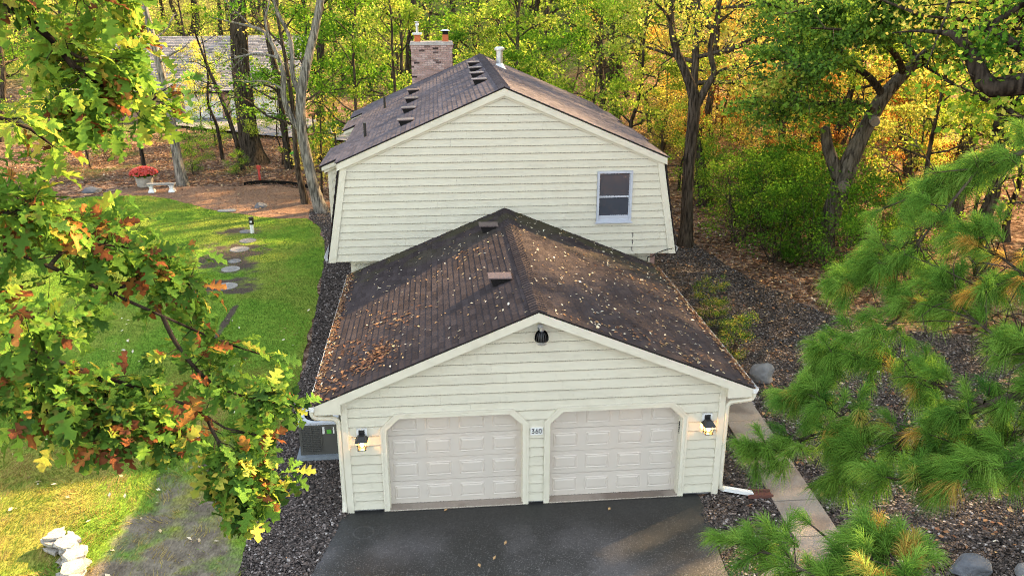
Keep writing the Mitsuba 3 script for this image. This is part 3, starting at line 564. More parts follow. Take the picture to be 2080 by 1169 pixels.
for sd in (-1, 1):
    P = Polygon([(sd * WK, ZK - .235), (sd * (WK - .19), ZK - .235 + .08), (sd * (WB - .19), ZB - .02), (sd * (WB + .02), ZB - .02)])
    put('corner_board', xz(P, YH - .072, YH - .0015), 'mat_trim', house)
    # steep lower roof slope, shingled
    P = Polygon([(sd * (WK + .01), ZK - .05), (sd * (WK + .045), ZK - .05), (sd * (WB + .055), ZB), (sd * (WB + .02), ZB)])
    st = put('lower_slope', xz(P, YH - .03, YB), 'mat_underlay', house)
    dx, dz = sd * (WB - WK), ZB - ZK; ln = math.hypot(dx, dz); mb = MB(); rng = R(31 + sd)
    for r in range(20):
        t0, t1 = r / 20, (r + 1.1) / 20
        for c in range(40):
            a, b = YH - .03 + c * .305 + (r % 2) * .15, YH - .03 + c * .305 + .3 + (r % 2) * .15
            if b > YB: continue
            f = lambda t, h: (sd * (WK + .046 + h) + dx * t, ZK - .05 + (dz + .05) * t)
            (x0, z0), (x1, z1) = f(t0, .002), f(min(t1, 1), .016)
            mb.add([(x0, a, z0), (x0, b, z0), (x1, b, z1), (x1, a, z1), (x1 - sd * .014, a, z1), (x1 - sd * .014, b, z1)], [[0, 1, 2, 3], [3, 2, 5, 4]] if sd < 0 else [[3, 2, 1, 0], [4, 5, 2, 3]], (rng.random(), .9))
    put('shingle_courses', mb, 'mat_shingle', st, kind='stuff')
    x = sd * (WB + .05); prof = np.array([(0.0, .02), (0, -.09), (.075, -.09), (.12, -.0), (.12, .02), (.113, .02), (.113, .0), (.07, -.082), (.008, -.082), (.008, .02)])
    put('gutter', MB().mesh(xz(Polygon(np.c_[x + sd * prof[:, 0], ZB + .05 + prof[:, 1]]), YH + .2, YB)), 'mat_white', house)
hroof = put('roof', slabs(ZP, SH, YH - .14, YB + .1, WK + .10), 'mat_underlay', house)
QH = (WK + .10) * math.hypot(1, SH); rng = R(32); items = []
for sd in (-1, 1): items += shingles(hroof, ZP, SH, sd, YH - .16, YB + .12, QH + .02, .9, rng, 0)
lay(hroof, items, .9, 300)
ridge_caps(hroof, ZP + .006, SH, YH - .16, YB + .08, .9, rng)
for x, y in ((-.38, 16.9), (-.42, 14.8), (-.45, 13.0), (-.47, 11.0), (-2.61, 16.8), (-2.63, 14.3), (-2.66, 11.9), (-2.68, 9.35)): slant_vent(hroof, ZP, SH, -1, x, y, .36, .38, .21)
for x, y in ((-3.98, 10.45), (-3.67, 15.9)):
    z = ZP - SH * abs(x); put('vent_pipe', MB().tube([(x, y, z - .05), (x, y, z + .42)], .045, 10, cap=True), 'mat_black_metal', hroof)
fl = put('flue', MB().tube([(.55, 16.9, 7.45), (.55, 16.9, 8.12)], .125, 18), 'mat_steel', hroof, smooth=True)
put('flue_cap', MB().tube([(.55, 16.9, 8.11), (.55, 16.9, 8.13), (.55, 16.9, 8.2), (.55, 16.9, 8.25)], [.13, .19, .19, .12], 18, cap=True), 'mat_steel', hroof)
put('flashing', MB().tube([(.55, 16.9, 7.38), (.55, 16.9, 7.62), (.55, 16.9, 7.66)], [.30, .15, .128], 18), 'mat_steel', hroof)
# dormers: shed roofs in line with the main slope, upright fronts
def dormer(sd, y0, y1, xo=4.93, xr=5.09):
    d = numbered(house + '__dormer'); zr = ZP - SH * xr
    labels[d] = {'label': 'shed dormer on the %s side of the house roof' % ('left' if sd < 0 else 'right')}
    P = Polygon([(sd * (WK - .3), ZP - SH * (WK - .3) - .045), (sd * xo, ZP - SH * xo - .045), (sd * xo, 3.05), (sd * min(WK + .40, xo - .05), 3.05)])
    put('cheek', xz(P, y0, y1), 'mat_trim', d)
    chk = Polygon([(sd * (WK - .05), ZP - SH * (WK) - .2), (sd * (xo - .09), ZP - SH * xo - .17), (sd * (xo - .09), 3.2), (sd * min(WK + .35, xo - .12), 3.2)])
    lap_boards(d, chk, 3.0, STEP, y0 - .001, 5.8, 'mat_siding')
    put('corner_trim', MB().box(*sorted((sd * (xo - .09), sd * (xo + .015))), y0 - .03, y0 - .002, 3.05, ZP - SH * xo - .17), 'mat_trim', d)
    put('cornice', xz(Polygon([(sd * (WK + .1), ZP - SH * (WK + .1) - .045), (sd * xr, zr - .045), (sd * xr, zr - .16), (sd * (WK + .1), ZP - SH * (WK + .1) - .19)]), y0 - .16, y1 + .16), 'mat_trim', d)
    put('cornice', xz(Polygon([(sd * (WK + .12), ZP - SH * (WK + .12) - .19), (sd * (xr - .05), zr - .165), (sd * (xr - .05), zr - .235), (sd * (WK + .12), ZP - SH * (WK + .12) - .255)]), y0 - .10, y1 + .10), 'mat_trim', d)
    mb = MB(); rng = R(int(y0 * 10)); c = math.hypot(1, SH); items = []
    q0, q1 = (WK + .06) * c, (xr + .03) * c; P = np.array([(y, a, h) for y in (y0 - .18, y1 + .18) for a in (q0, q1) for h in (-.045, -.001)])
    put('roof_deck', MB().add(roof_pt(ZP, SH, sd, P[:, 0], P[:, 1], P[:, 2]), [[0, 1, 3, 2], [4, 6, 7, 5], [0, 4, 5, 1], [2, 3, 7, 6], [0, 2, 6, 4], [1, 5, 7, 3]]), 'mat_underlay', d)
    for it in shingles(d, ZP, SH, sd, y0 - .2, y1 + .2, q1 + .02, .9, rng, 0, skip=lambda y, q: q < q0 - .05): put('shingle', (it[1], it[2]), 'mat_shingle', d, uv=np.tile([it[3], .9], (8, 1)))
    w = put('window_frame', MB().box(*sorted((sd * (xo + .001), sd * (xo + .04))), (y0 + y1) / 2 - .5, (y0 + y1) / 2 + .5, 3.9, 5.2), 'mat_frame', d)
    put('window_pane', MB().box(*sorted((sd * (xo + .041), sd * (xo + .045))), (y0 + y1) / 2 - .42, (y0 + y1) / 2 + .42, 3.98, 5.12), 'mat_screen', d)
for a, b in ((8.75, 11.2), (15.1, 16.9), (18.2, 19.7)): dormer(-1, a, b)
for a, b in ((11.5, 13.6), (15.6, 17.6)): dormer(1, a, b, 4.75, 4.85)
# gable window
win = numbered(house + '__window'); x0, z0, x1, z1 = WIN.bounds
fo = WIN.buffer(.032, join_style=2)
put('frame', xz(fo.difference(WIN.buffer(-.03, join_style=2)), YH - .088, YH - .003), 'mat_frame', win)
put('sash', xz(WIN.buffer(-.031, join_style=2).difference(unary_union([sbox(x0 + .042, (z0 + z1) / 2 + .022, x1 - .055, z1 - .035), sbox(x0 + .042, z0 + .16, x1 - .055, (z0 + z1) / 2 - .022)])), YH - .05, YH + .0), 'mat_frame', win)
put('sill', MB().box(x0 - .07, x1 + .07, YH - .12, YH - .0885, z0 - .06, z0 - .02), 'mat_frame', win)
for k, (a, b) in enumerate((((z0 + z1) / 2 + .022, z1 - .035), (z0 + .16, (z0 + z1) / 2 - .022))):
    put('screen', MB().box(x0 + .037, x1 - .05, YH - .022, YH - .016, a - .005, b + .005), 'mat_screen', win)
    put('pane', MB().add([(x0 + .037, YH - .026, a - .005), (x1 - .05, YH - .026, a - .005), (x1 - .05, YH - .026, b + .005), (x0 + .037, YH - .026, b + .005)], [[0, 1, 2, 3]]), 'mat_glass', win)
# brick strip, meter and cable at the right corner of the lower wall
rng = R(33)
for k in range(7):
    z = 2.05 + k * .126
    put('brick', MB().box(4.362, 4.50, YH + .365, YH + .46, z, z + .112), 'mat_brick', house, uv=np.tile([rng.uniform(.2, .7), .5], (8, 1)))
cb = thing('utility_cable', 'thin black cable looping down the siding to the round meter', 'cable')
put('wire', MB().tube(smooth_path([(3.70, YH - .03, 3.68), (3.72, YH - .03, 3.3), (3.70, YH - .03, 3.1), (3.80, YH - .03, 2.98), (3.95, YH + .36, 2.88)], 16), .009, 5), 'mat_black_metal', cb)
put('wire', MB().tube(smooth_path([(5.05, YH - .02, 3.12), (4.85, YH - .075, 3.10), (4.5, YH - .075, 3.0), (4.34, YH - .07, 2.9), (4.28, YH + .33, 2.7), (4.27, YH + .33, 2.45)], 22), .014, 5), 'mat_black_metal', cb)
mt = thing('electric_meter', 'round grey meter on the wall under the house overhang by the garage roof', 'meter')
c = trimesh.creation.cylinder(.10, .14, sections=20); c.apply_transform(trimesh.transformations.rotation_matrix(math.pi / 2, [1, 0, 0])); c.apply_translation([4.24, YH + .30, 2.40])
put('dial', c, 'mat_steel', mt); put('box', MB().box(4.13, 4.35, YH + .345, YH + .385, 2.2, 2.58), 'mat_frame', mt)

# chimney
ch = numbered(house + '__chimney'); cx0, cx1, cy0, cy1 = -2.77, -1.11, 20.28, 21.0
labels[ch] = {'label': 'weathered pink brick chimney with two clay flues'}
put('core', MB().box(cx0 + .02, cx1 - .02, cy0 + .02, cy1 - .02, 0, 8.2), 'mat_mortar', ch)
rng = R(34); z = 5.75; k = 0; rest = MB()
while z < 8.12:
    h = .066; x = cx0 - (k % 2) * .11
    corbel = .035 if z > 7.95 else 0
    while x < cx1:
        a, b = max(x, cx0) + .005, min(x + .215, cx1) - .005; x += .22
        if b - a > .03:
            j = rng.uniform(-.004, .004); put('brick', MB().box(a, b, cy0 - corbel + j, cy0 + .1, z, z + h), 'mat_brick', ch, uv=np.tile([rng.random(), .5], (8, 1)))
    for sx in (cx0, cx1):
        y = cy0 + .105
        while y < cy1: rest.box(sx - .004 - corbel, sx + .024, y, min(y + .2, cy1), z, z + h, (rng.random(), .5)) if sx == cx0 else rest.box(sx - .024, sx + .004 + corbel, y, min(y + .2, cy1), z, z + h, (rng.random(), .5)); y += .21
    z += .079; k += 1
put('side_bricks', rest, 'mat_brick', ch, kind='stuff')
put('crown', MB().add([(cx0 - .05, cy0 - .05, 8.13), (cx1 + .05, cy0 - .05, 8.13), (cx1 + .05, cy1 + .05, 8.13), (cx0 - .05, cy1 + .05, 8.13), (cx0 - .02, cy0 - .02, 8.25), (cx1 + .02, cy0 - .02, 8.25), (cx1 + .02, cy1 + .02, 8.25), (cx0 - .02, cy1 + .02, 8.25)], [[0, 1, 5, 4], [1, 2, 6, 5], [2, 3, 7, 6], [3, 0, 4, 7], [4, 5, 6, 7]]), 'mat_mortar', ch)
for fx in (-2.5, -1.37): put('clay_flue', MB().box(fx - .12, fx + .12, cy0 + .2, cy0 + .44, 8.25, 8.52), 'mat_clay', ch)
put('flue_cap', MB().box(-2.69, -2.31, cy0 + .13, cy0 + .51, 8.521, 8.60), 'mat_steel', ch)
put('liner_pipe', MB().tube([(-2.5, cy0 + .32, 8.6), (-2.5, cy0 + .32, 8.86)], .055, 12).tube([(-2.5, cy0 + .32, 8.86), (-2.5, cy0 + .32, 8.9), (-2.5, cy0 + .32, 8.95)], [.08, .08, .05], 12).tube([(-2.5, cy0 + .32, 8.95), (-2.5, cy0 + .32, 9.0), (-2.5, cy0 + .32, 9.03)], [.05, .1, .1], 12, cap=True), 'mat_steel', ch)
put('mesh_cap', MB().box(-1.48, -1.26, cy0 + .22, cy0 + .42, 8.521, 8.66), 'mat_dark', ch)
put('cap_lid', MB().add([(-1.56, cy0 + .14, 8.66), (-1.18, cy0 + .14, 8.66), (-1.18, cy0 + .5, 8.66), (-1.56, cy0 + .5, 8.66), (-1.46, cy0 + .24, 8.72), (-1.28, cy0 + .24, 8.72), (-1.28, cy0 + .4, 8.72), (-1.46, cy0 + .4, 8.72)], [[0, 1, 5, 4], [1, 2, 6, 5], [2, 3, 7, 6], [3, 0, 4, 7], [4, 5, 6, 7], [3, 2, 1, 0]]), 'mat_steel', ch)

# ---------------------------------------------------------------- walkway, rocks, stone wall, yard things
wk = numbered('walkway'); labels[wk] = {'kind': 'structure', 'label': 'concrete slab walkway beside the garage'}
cuts = [8.6, 7.0, 5.1, 3.05, .80, -.47, -1.71, -3.2]
lx = lambda y: 5.03 + .045 * y; rx = lambda y: 5.98 + .048 * y
rng = R(41)
for a, b in zip(cuts, cuts[1:]):
    P = Polygon([(lx(a), a - .012), (rx(a), a - .012), (rx(b), b + .012), (lx(b), b + .012)]).buffer(-.012).buffer(.012)
    put('slab', MB().mesh(xy(P, -.05, .026 + rng.uniform(-.004, .004))), 'mat_concrete', wk, uv=None)
    sl = scene[list(scene)[-1]]
put('slab', MB().mesh(xy(Polygon([(4.55, -2.25), (5.0, -1.74), (4.93, -3.2), (3.6, -3.2), (3.7, -2.9)]), -.05, .024)), 'mat_concrete', wk)

def rock(name, loc, size, label, hue, seed, flat=.72, cat='boulder'):
    m = trimesh.creation.icosphere(4); v = m.vertices * np.array(size); n = meshkit.fbm(m.vertices * 1.5 + seed, 4, seed) - .5
    d = unit(R(seed).normal(size=(9, 3)))
    for q in d:
        t = m.vertices @ q; cut = .72 + .12 * R(seed + 1).random(); v = v - np.where(t > cut, t - cut, 0)[:, None] * q * np.array(size) * .9
    v = v * (1 + .28 * n[:, None]) + np.array(loc)
    k = put(name, (v, m.faces), 'mat_stone', smooth=True, uv=np.tile([hue, .5], (len(v), 1))); tag(k, label, cat); return k
rock('boulder', (6.95, 5.4, .12), (.36, .32, .38), 'grey squared boulder on gravel near the garage right corner', .2, 3)
rock('boulder', (7.80, -3.0, .05), (.40, .30, .27), 'blue-grey rounded boulder on gravel at the lower right', .06, 7)
rock('boulder', (8.85, -3.2, .03), (.28, .26, .2), 'small pale boulder at the lower right edge', .2, 9)
rock('boulder', (9.6, 1.6, .03), (.55, .4, .12), 'flat grey rock half hidden under the pine branches', .2, 12)
rock('boulder', (-10.7, 27.0, .06), (.33, .28, .2), 'small dark rock on the mulch bed', .12, 14)
rock('boulder', (-20.4, 31.4, .05), (.6, .4, .22), 'dark rock at the far left end of the mulch bed', .1, 15)
rock('boulder', (-12.2, 26.4, .01), (.5, .25, .06), 'flat pale stone at the mulch bed edge', .4, 16)
sw = thing('stone_wall', 'short curved dry-stack limestone wall at the lawn corner', 'stone wall')
rng = R(42); cur = smooth_path(np.array([(-9.75, -.32, 0), (-9.45, -.33, 0), (-9.12, -.72, 0), (-8.90, -1.2, 0), (-8.9, -1.7, 0), (-9.0, -2.4, 0), (-9.3, -3.2, 0)]) + [.12, -.42, 0], 40)
for layer in range(5):
    t = rng.uniform(0, .04)
    while t < .98:
        ln = rng.uniform(.10, .20); c = cur[min(int((t + ln / 2) * 39), 39)]; dn = cur[min(int((t + ln / 2) * 39) + 1, 39)] - cur[max(int((t + ln / 2) * 39) - 1, 0)]; a = math.atan2(dn[1], dn[0])
        k = 13; th = np.sort(rng.uniform(0, math.tau, k)); rr = rng.uniform(.62, 1.15, k); hx, hy = ln * 3.7 / 2, rng.uniform(.17, .27)
        out = np.c_[np.cos(th) * hx * rr, np.sin(th) * hy * rr]; rot = np.array([[math.cos(a), -math.sin(a)], [math.sin(a), math.cos(a)]])
        z = -.04 + layer * .072; P = Polygon(out @ rot.T + c[:2] + rng.normal(0, .05, 2)).buffer(0)
        q = xy(P, 0, rng.uniform(.05, .068)); q = q.subdivide_to_size(.09); v = q.vertices + (np.stack([meshkit.fbm(q.vertices * 9 + s_ + t * 30, 3, s_) for s_ in (1, 2, 3)], -1) - .5) * np.array([.07, .07, .045]); v[:, 2] += z + (v[:, 0] - c[0]) * rng.normal(0, .06)
        put('stone', (v, q.faces), 'mat_stone', sw, uv=np.tile([rng.uniform(.64, .86), .5], (len(v), 1))); t += ln * .9
# round lids in the lawn
for k, (x, y, r, hue, lb) in enumerate(((-10.5, 22.42, .30, .16, 'grey round lid beside the white marker post'), (-10.12, 20.9, .36, .2, 'dull round concrete lid second from the marker post'), (-10.2, 19.6, .40, .26, 'grey round concrete lid in the middle of the dark soil'), (-10.05, 17.95, .26, .24, 'small half-buried round lid in dark soil'), (-9.98, 16.9, .36, .45, 'round lid with white paint, second nearest in the lawn'), (-9.68, 14.85, .40, .55, 'white-stained round lid nearest the garage in bare soil'))):
    t = thing('round_lid', lb, 'concrete lid'); mb = MB().tube([(x, y, -.05), (x, y, .008), (x, y, .018), (x, y, .018)], [r, r, r - .02, .001], 26); put('disc', mb, 'mat_stone', t, uv=np.tile([hue, .5], (mb.n, 1)))
    mb = MB().tube([(x + .04, y, .016), (x + .04, y, .03), (x + .04, y, .03)], [r * .5, r * .48, .001], 20); put('hub', mb, 'mat_stone', t, uv=np.tile([hue * .8, .5], (mb.n, 1)))
mp = thing('marker_post', 'short white post with a black cap standing in the lawn', 'post')
put('post', MB().tube([(-10.17, 22.15, -.05), (-10.17, 22.15, .42)], .085, 10), 'mat_white', mp); put('cap', MB().tube([(-10.17, 22.15, .40), (-10.17, 22.15, .72)], .105, 10, cap=True), 'mat_black_metal', mp)
put('emblem', MB().box(-10.22, -10.12, 22.035, 22.04, .5, .58), 'mat_white', mp)
bn = thing('garden_bench', 'low stone garden bench with white legs at the mulch edge', 'bench')
bm = MB().box(-17.35, -15.9, 30.75, 31.15, .40, .47); put('seat', bm, 'mat_stone', bn, uv=np.tile([.33, .5], (8, 1)))
for x in (-17.15, -16.1):
    mb = MB().add([(x + a * w, 30.95 + b * d, z) for z, w, d in ((0, .17, .18), (.08, .15, .16), (.18, .09, .12), (.3, .10, .13), (.40, .17, .18)) for a, b in ((-1, -1), (1, -1), (1, 1), (-1, 1))], [[4 * r + e, 4 * r + (e + 1) % 4, 4 * r + 4 + (e + 1) % 4, 4 * r + 4 + e] for r in range(4) for e in range(4)])
    put('leg', mb, 'mat_white', bn)
pt = thing('flower_planter', 'pale round planter of red flowers behind the stone bench', 'planter')
px, py = -17.95, 32.4
pot = trimesh.creation.revolve(np.array([(0, 0), (.36, 0), (.40, .05), (.47, .5), (.53, .55), (.53, .62), (.46, .62), (.44, .55), (0, .55)]), sections=28); pot.apply_translation([px, py, 0])
put('pot', pot, 'mat_stone', pt, smooth=30, uv=None) if False else put('pot', (pot.vertices, pot.faces), 'mat_stone', pt, uv=np.tile([.72, .5], (len(pot.vertices), 1)))
def leaf_cloud(pos, hue, hsd, size, rng, up=.5, vlo=0.0, vhi=1.0):
    n = len(pos); z = unit(rng.normal(size=(n, 3)) + np.array([0, 0, up])); a = unit(np.cross(z, rng.normal(size=(n, 3)))); rot = np.stack([a, np.cross(z, a), z], -1)
    s = size * rng.uniform(.65, 1.3, n); sc = np.stack([s, s * rng.uniform(.8, 1.25, n), s], -1)
    return scatter(*QUAD, pos, rot, sc, np.c_[np.clip(rng.normal(hue, hsd, n), 0, 1), rng.uniform(vlo, vhi, n)])
rng = R(43); d = unit(rng.normal(size=(700, 3))); d[:, 2] = abs(d[:, 2])
m, uv = leaf_cloud(np.array([px, py, .58]) + d * np.array([.62, .62, .38]) * rng.random((700, 1)) ** .4, .22, .05, .13, rng); put('foliage', m, 'mat_leaf', pt, uv=uv, kind='stuff')
d = unit(rng.normal(size=(320, 3))); d[:, 2] = abs(d[:, 2]) + .25
m, uv = scatter(*OCT, np.array([px, py, .62]) + unit(d) * np.array([.75, .75, .46]), rand_rot(320, rng), np.tile([.075, .075, .05], (320, 1)), np.tile([.5, .5], (320, 1))); put('flowers', m, 'mat_red', pt, kind='stuff', label='red flowers')
hy = thing('red_marker', 'small red utility marker standing in the leaf litter', 'marker')
put('stake', MB().box(-12.05, -11.93, 33.6, 33.66, -.05, .62), 'mat_red', hy); put('head', MB().box(-12.10, -11.88, 33.58, 33.68, .621, .82), 'mat_red', hy)
be = thing('bird_feeder', 'small bird feeder on a post by the leaning grey tree', 'bird feeder')
put('post', MB().tube([(-9.95, 33.9, 0), (-9.95, 33.9, 1.2)], .05, 7), 'mat_bark', be); put('house', MB().box(-10.1, -9.8, 33.75, 34.05, 1.2, 1.42), 'mat_concrete', be)
put('roof', MB().add([(-10.22, 33.65, 1.42), (-9.68, 33.65, 1.42), (-9.68, 34.15, 1.42), (-10.22, 34.15, 1.42), (-9.95, 33.65, 1.62), (-9.95, 34.15, 1.62)], [[0, 1, 4, 4], [1, 2, 5, 4], [2, 3, 5, 5], [3, 0, 4, 5]]), 'mat_green', be)
eg = thing('landscape_edging', 'black curved garden edging behind the mulch bed', 'edging')
pth = smooth_path([(-12.6, 32.3, 0), (-11.7, 32.6, 0), (-10.6, 32.4, 0), (-9.7, 31.9, 0), (-8.7, 30.9, 0)], 30)
put('strip', MB().add(np.vstack([pth + [0, 0, -.03], pth + [0, 0, .16], pth + [0.03, .05, .16], pth + [.03, .05, -.03]]), [[r * 30 + k, r * 30 + k + 1, (r + 1) * 30 + k + 1, (r + 1) * 30 + k] for r in range(3) for k in range(29)]), 'mat_black_edge', eg)

# air conditioner on its pad
ac = thing('air_conditioner', 'tan outdoor air conditioner on a grey pad left of the garage', 'air conditioner')
ax0, ax1, ay0, ay1, az0, az1 = -5.20, -4.34, 2.25, 3.05, .09, .86
put('pad', MB().box(-5.28, -4.26, 2.12, 3.15, 0.0, .085), 'mat_pad', ac)
put('cabinet', MB().box(ax0, ax1, ay0, ay1, az0, az1), 'mat_ac', ac)
put('louvre_backing', MB().box(ax0 + .05, ax0 + .5, ay0 - .006, ay0 - .001, az0 + .05, az1 - .06), 'mat_ac_dark', ac)
for k in range(14): put('louvre', MB().box(ax0 + .05, ax0 + .5, ay0 - .018, ay0 - .007, az0 + .065 + k * .047, az0 + .08 + k * .047), 'mat_ac', ac)
for k in range(3): put('louvre_bar', MB().box(ax0 + .05 + k * .22, ax0 + .065 + k * .22, ay0 - .026, ay0 - .019, az0 + .05, az1 - .06), 'mat_ac', ac)
put('sticker', MB().box(ax0 + .53, ax0 + .58, ay0 - .008, ay0 - .001, az1 - .24, az1 - .06), 'mat_white', ac); put('sticker', MB().box(ax0 + .63, ax0 + .73, ay0 - .008, ay0 - .001, az1 - .24, az1 - .14), 'mat_green', ac, label='green label'); put('sticker', MB().box(ax0 + .77, ax0 + .80, ay0 - .008, ay0 - .001, az1 - .24, az1 - .08), 'mat_white', ac)
put('rim', MB().mesh(xy(Polygon([(ax0 - .02, ay0 - .02), (ax1 + .02, ay0 - .02), (ax1 + .02, ay1 + .02), (ax0 - .02, ay1 + .02)]).difference(Point((ax0 + ax1) / 2, (ay0 + ay1) / 2).buffer(.34)), az1 + .001, az1 + .06)), 'mat_frame', ac)
gm = MB(); c = ((ax0 + ax1) / 2, (ay0 + ay1) / 2)
for r in (.1, .16, .22, .28, .33): gm.tube([(c[0] + r * math.cos(t), c[1] + r * math.sin(t), az1 + .05) for t in np.linspace(0, math.tau, 25)], .006, 4)
put('fan_guard', gm, 'mat_black_metal', ac); put('fan_well', MB().tube([(c[0], c[1], az1 + .005), (c[0], c[1], az1 + .0061)], [.339, .001], 24), 'mat_dark', ac)
put('fan_hub', MB().tube([(c[0], c[1], az1 + .01), (c[0], c[1], az1 + .06), (c[0], c[1], az1 + .07)], [.09, .09, .01], 16), 'mat_frame', ac)
put('line_set', MB().tube(smooth_path([(-4.345, 2.6, .3), (-4.2, 2.6, .33), (-4.0, 2.62, .42), (-3.92, 2.64, .6)], 10), .025, 6), 'mat_black_metal', ac)
#@@VEG@@

# ---------------------------------------------------------------- vegetation
def grow(seed, H, r0, fb, spread, n1, n2, rise=.6, wob=.25, jit=.3, sides=8, stems=1):
    """A tree at the origin: (wood mesh, twig points for the leaves)."""
    rng = R(seed); mb = MB(); tw = []
    for s in range(stems):
        k = 9; tp = np.zeros((k, 3)); tp[:, 2] = np.linspace(-.15, H, k)
        tp[1:, :2] += np.cumsum(rng.normal(0, wob, (k - 1, 2)), 0) * (H / 14)
        if stems > 1: a = s * math.tau / stems + rng.random(); tp[:, :2] += np.outer(np.linspace(0.02, 1, k) ** .8, [math.cos(a), math.sin(a)]) * spread * rng.uniform(.3, .8)
        rad = r0 * (1 - .85 * np.linspace(0, 1, k) ** .9); rad[0] *= 1.5; rad[1] *= 1.06
        sp = smooth_path(np.c_[tp, rad], 15); mb.tube(sp[:, :3], sp[:, 3], sides)
        for i in range(n1):
            t = fb + (1 - fb) * (i + rng.random()) / n1; f = t * 14; b = sp[min(int(f), 13)] * (1 - f % 1) + sp[min(int(f) + 1, 14)] * (f % 1)
            az = i * 2.4 + rng.normal(0, .5); u = (t - fb) / (1 - fb); L = spread * (1.05 - .75 * abs(u - .35) ** 1.3) * rng.uniform(.7, 1.15)
            el = rise * (.5 + u) + rng.normal(0, .15); d = np.array([math.cos(az) * math.cos(el), math.sin(az) * math.cos(el), math.sin(el)])
            P = [b[:3] + d * L * q + np.array([0, 0, -.10 * L * q * q]) + rng.normal(0, .06 * L, 3) * (q > 0) for q in (0, .35, .7, 1)]
            r1 = min(b[3] * .6, .05 + L * .018) if r0 > .06 else b[3] * .6; mb.tube(P, np.array([1, .75, .45, .15]) * r1, 5)
            for j in range(n2):
                q = rng.uniform(.25, 1); x = q * 3; a0 = P[min(int(x), 2)] * (1 - x % 1) + P[min(int(x) + 1, 3)] * (x % 1)
                e = unit(d + rng.normal(0, .75, 3) + np.array([0, 0, .05])); l2 = L * rng.uniform(.25, .5)
                Q = [a0, a0 + e * l2 * .5 + rng.normal(0, .05 * l2, 3), a0 + e * l2 + np.array([0, 0, -.12 * l2])]; mb.tube(Q, np.array([.4, .25, .1]) * r1, 3); tw.append(np.array(Q))
            tw.append(np.array([P[2], P[3], P[3]]))
        tw.append(sp[-3:, :3])
    return mb.get(), np.array(tw), jit
def foliate(tw, jit, n, size, hue, hsd, seed, mix2=None):
    rng = R(seed); w = rng.gamma(.65, 1, len(tw)); i = rng.choice(len(tw), n, p=w / w.sum()); s = rng.random(n) ** .7 * 2; k = np.minimum(s.astype(int), 1); f = (s - k)[:, None]
    p = tw[i, k] * (1 - f) + tw[i, k + 1] * f + rng.normal(0, jit, (n, 3)) * np.array([1, 1, mix2 or .55])
    h = hue + rng.normal(0, hsd * .8, len(tw))[i]
    m, uv = leaf_cloud(p, 0, 0, size, rng, .45); uv[:, 0] = np.clip(np.repeat(h + rng.normal(0, hsd, n), 4), 0, 1)
    return m, uv
HUES = {'green': (.30, .04), 'lime': (.46, .05), 'yellow': (.60, .05), 'orange': (.735, .05), 'russet': (.88, .05), 'rusty': (.42, .22)}
KINDS = {'tall': dict(H=17, r0=.27, fb=.30, spread=5.2, n1=17, n2=7, jit=.34, leaves=3000, size=.20), 'slim': dict(H=13, r0=.15, fb=.22, spread=3.3, n1=17, n2=6, jit=.26, leaves=4000, size=.165),
         'dense': dict(H=17, r0=.27, fb=.26, spread=5.4, n1=19, n2=8, jit=.5, leaves=17000, size=.125),  # crown thickened to block the sun from the yard
         'under': dict(H=7.5, r0=.075, fb=.12, spread=2.7, n1=15, n2=6, jit=.20, leaves=4200, size=.13), 'bush': dict(H=2.6, r0=.03, fb=.1, spread=1.25, n1=7, n2=5, jit=.16, leaves=3300, size=.085, stems=5, wob=.5)}
PROTO = {}
def proto(kind, var, hue):
    kk = KINDS[kind]
    if (kind, var) not in PROTO:
        a = {k: v for k, v in kk.items() if k not in ('leaves', 'size')}; wood, tw, jit = grow(100 + 17 * var + len(kind) * 7, **a)
        PROTO[kind, var] = (ply(wood, 'mat_bark', smooth=True, uv=np.tile([.28 + .2 * var, .5], (len(wood[0]), 1))), tw, jit)
    if (kind, var, hue) not in PROTO:
        w, tw, jit = PROTO[kind, var]; h0, hs = HUES[hue]; m, uv = foliate(tw, jit, kk['leaves'], kk['size'], h0 - (.08 if kind == 'bush' else 0), hs, 7 + var)
        PROTO[kind, var, hue] = ply(m, 'mat_leaf', uv=uv)
    return PROTO[kind, var][0], PROTO[kind, var, hue]
WORD = {'green': 'green', 'lime': 'yellow-green', 'yellow': 'golden yellow', 'orange': 'orange', 'russet': 'russet red', 'rusty': 'rusty green'}
NAME = {'dense': ('forest_tree', 'full %s forest tree', 'tree'), 'tall': ('forest_tree', 'tall %s forest tree', 'tree'), 'slim': ('forest_tree', 'slender %s forest tree', 'tree'), 'under': ('understorey_tree', 'low %s understorey tree', 'tree'), 'bush': ('bush', '%s woodland bush', 'bush')}
def plant(kind, hue, x, y, where, scale=1.0, var=None, rng=R(50)):
    var = int(rng.integers(2)) if var is None else var; w, c = proto(kind, var, hue)
    nm, lb, cat = NAME[kind]; lb = lb % WORD[hue] + ' ' + where; t = thing(nm, lb, cat, lb.replace('tree ', 'trees ', 1).replace('bush ', 'bushes ', 1))
    M = T().translate([x, y, float(hill(np.array(x), np.array(y))) - .05]).rotate([0, 0, 1], float(rng.uniform(0, 360))).rotate([1, 0, 0], float(rng.normal(0, 3))).scale([scale * float(rng.uniform(.9, 1.1))] * 2 + [scale * float(rng.uniform(.92, 1.08))])
    scene[t + '__trunk'] = dict(w, to_world=M); scene[t + '__crown'] = dict(c, to_world=M)
    labels[t + '__crown'] = {'kind': 'stuff'}
    return t
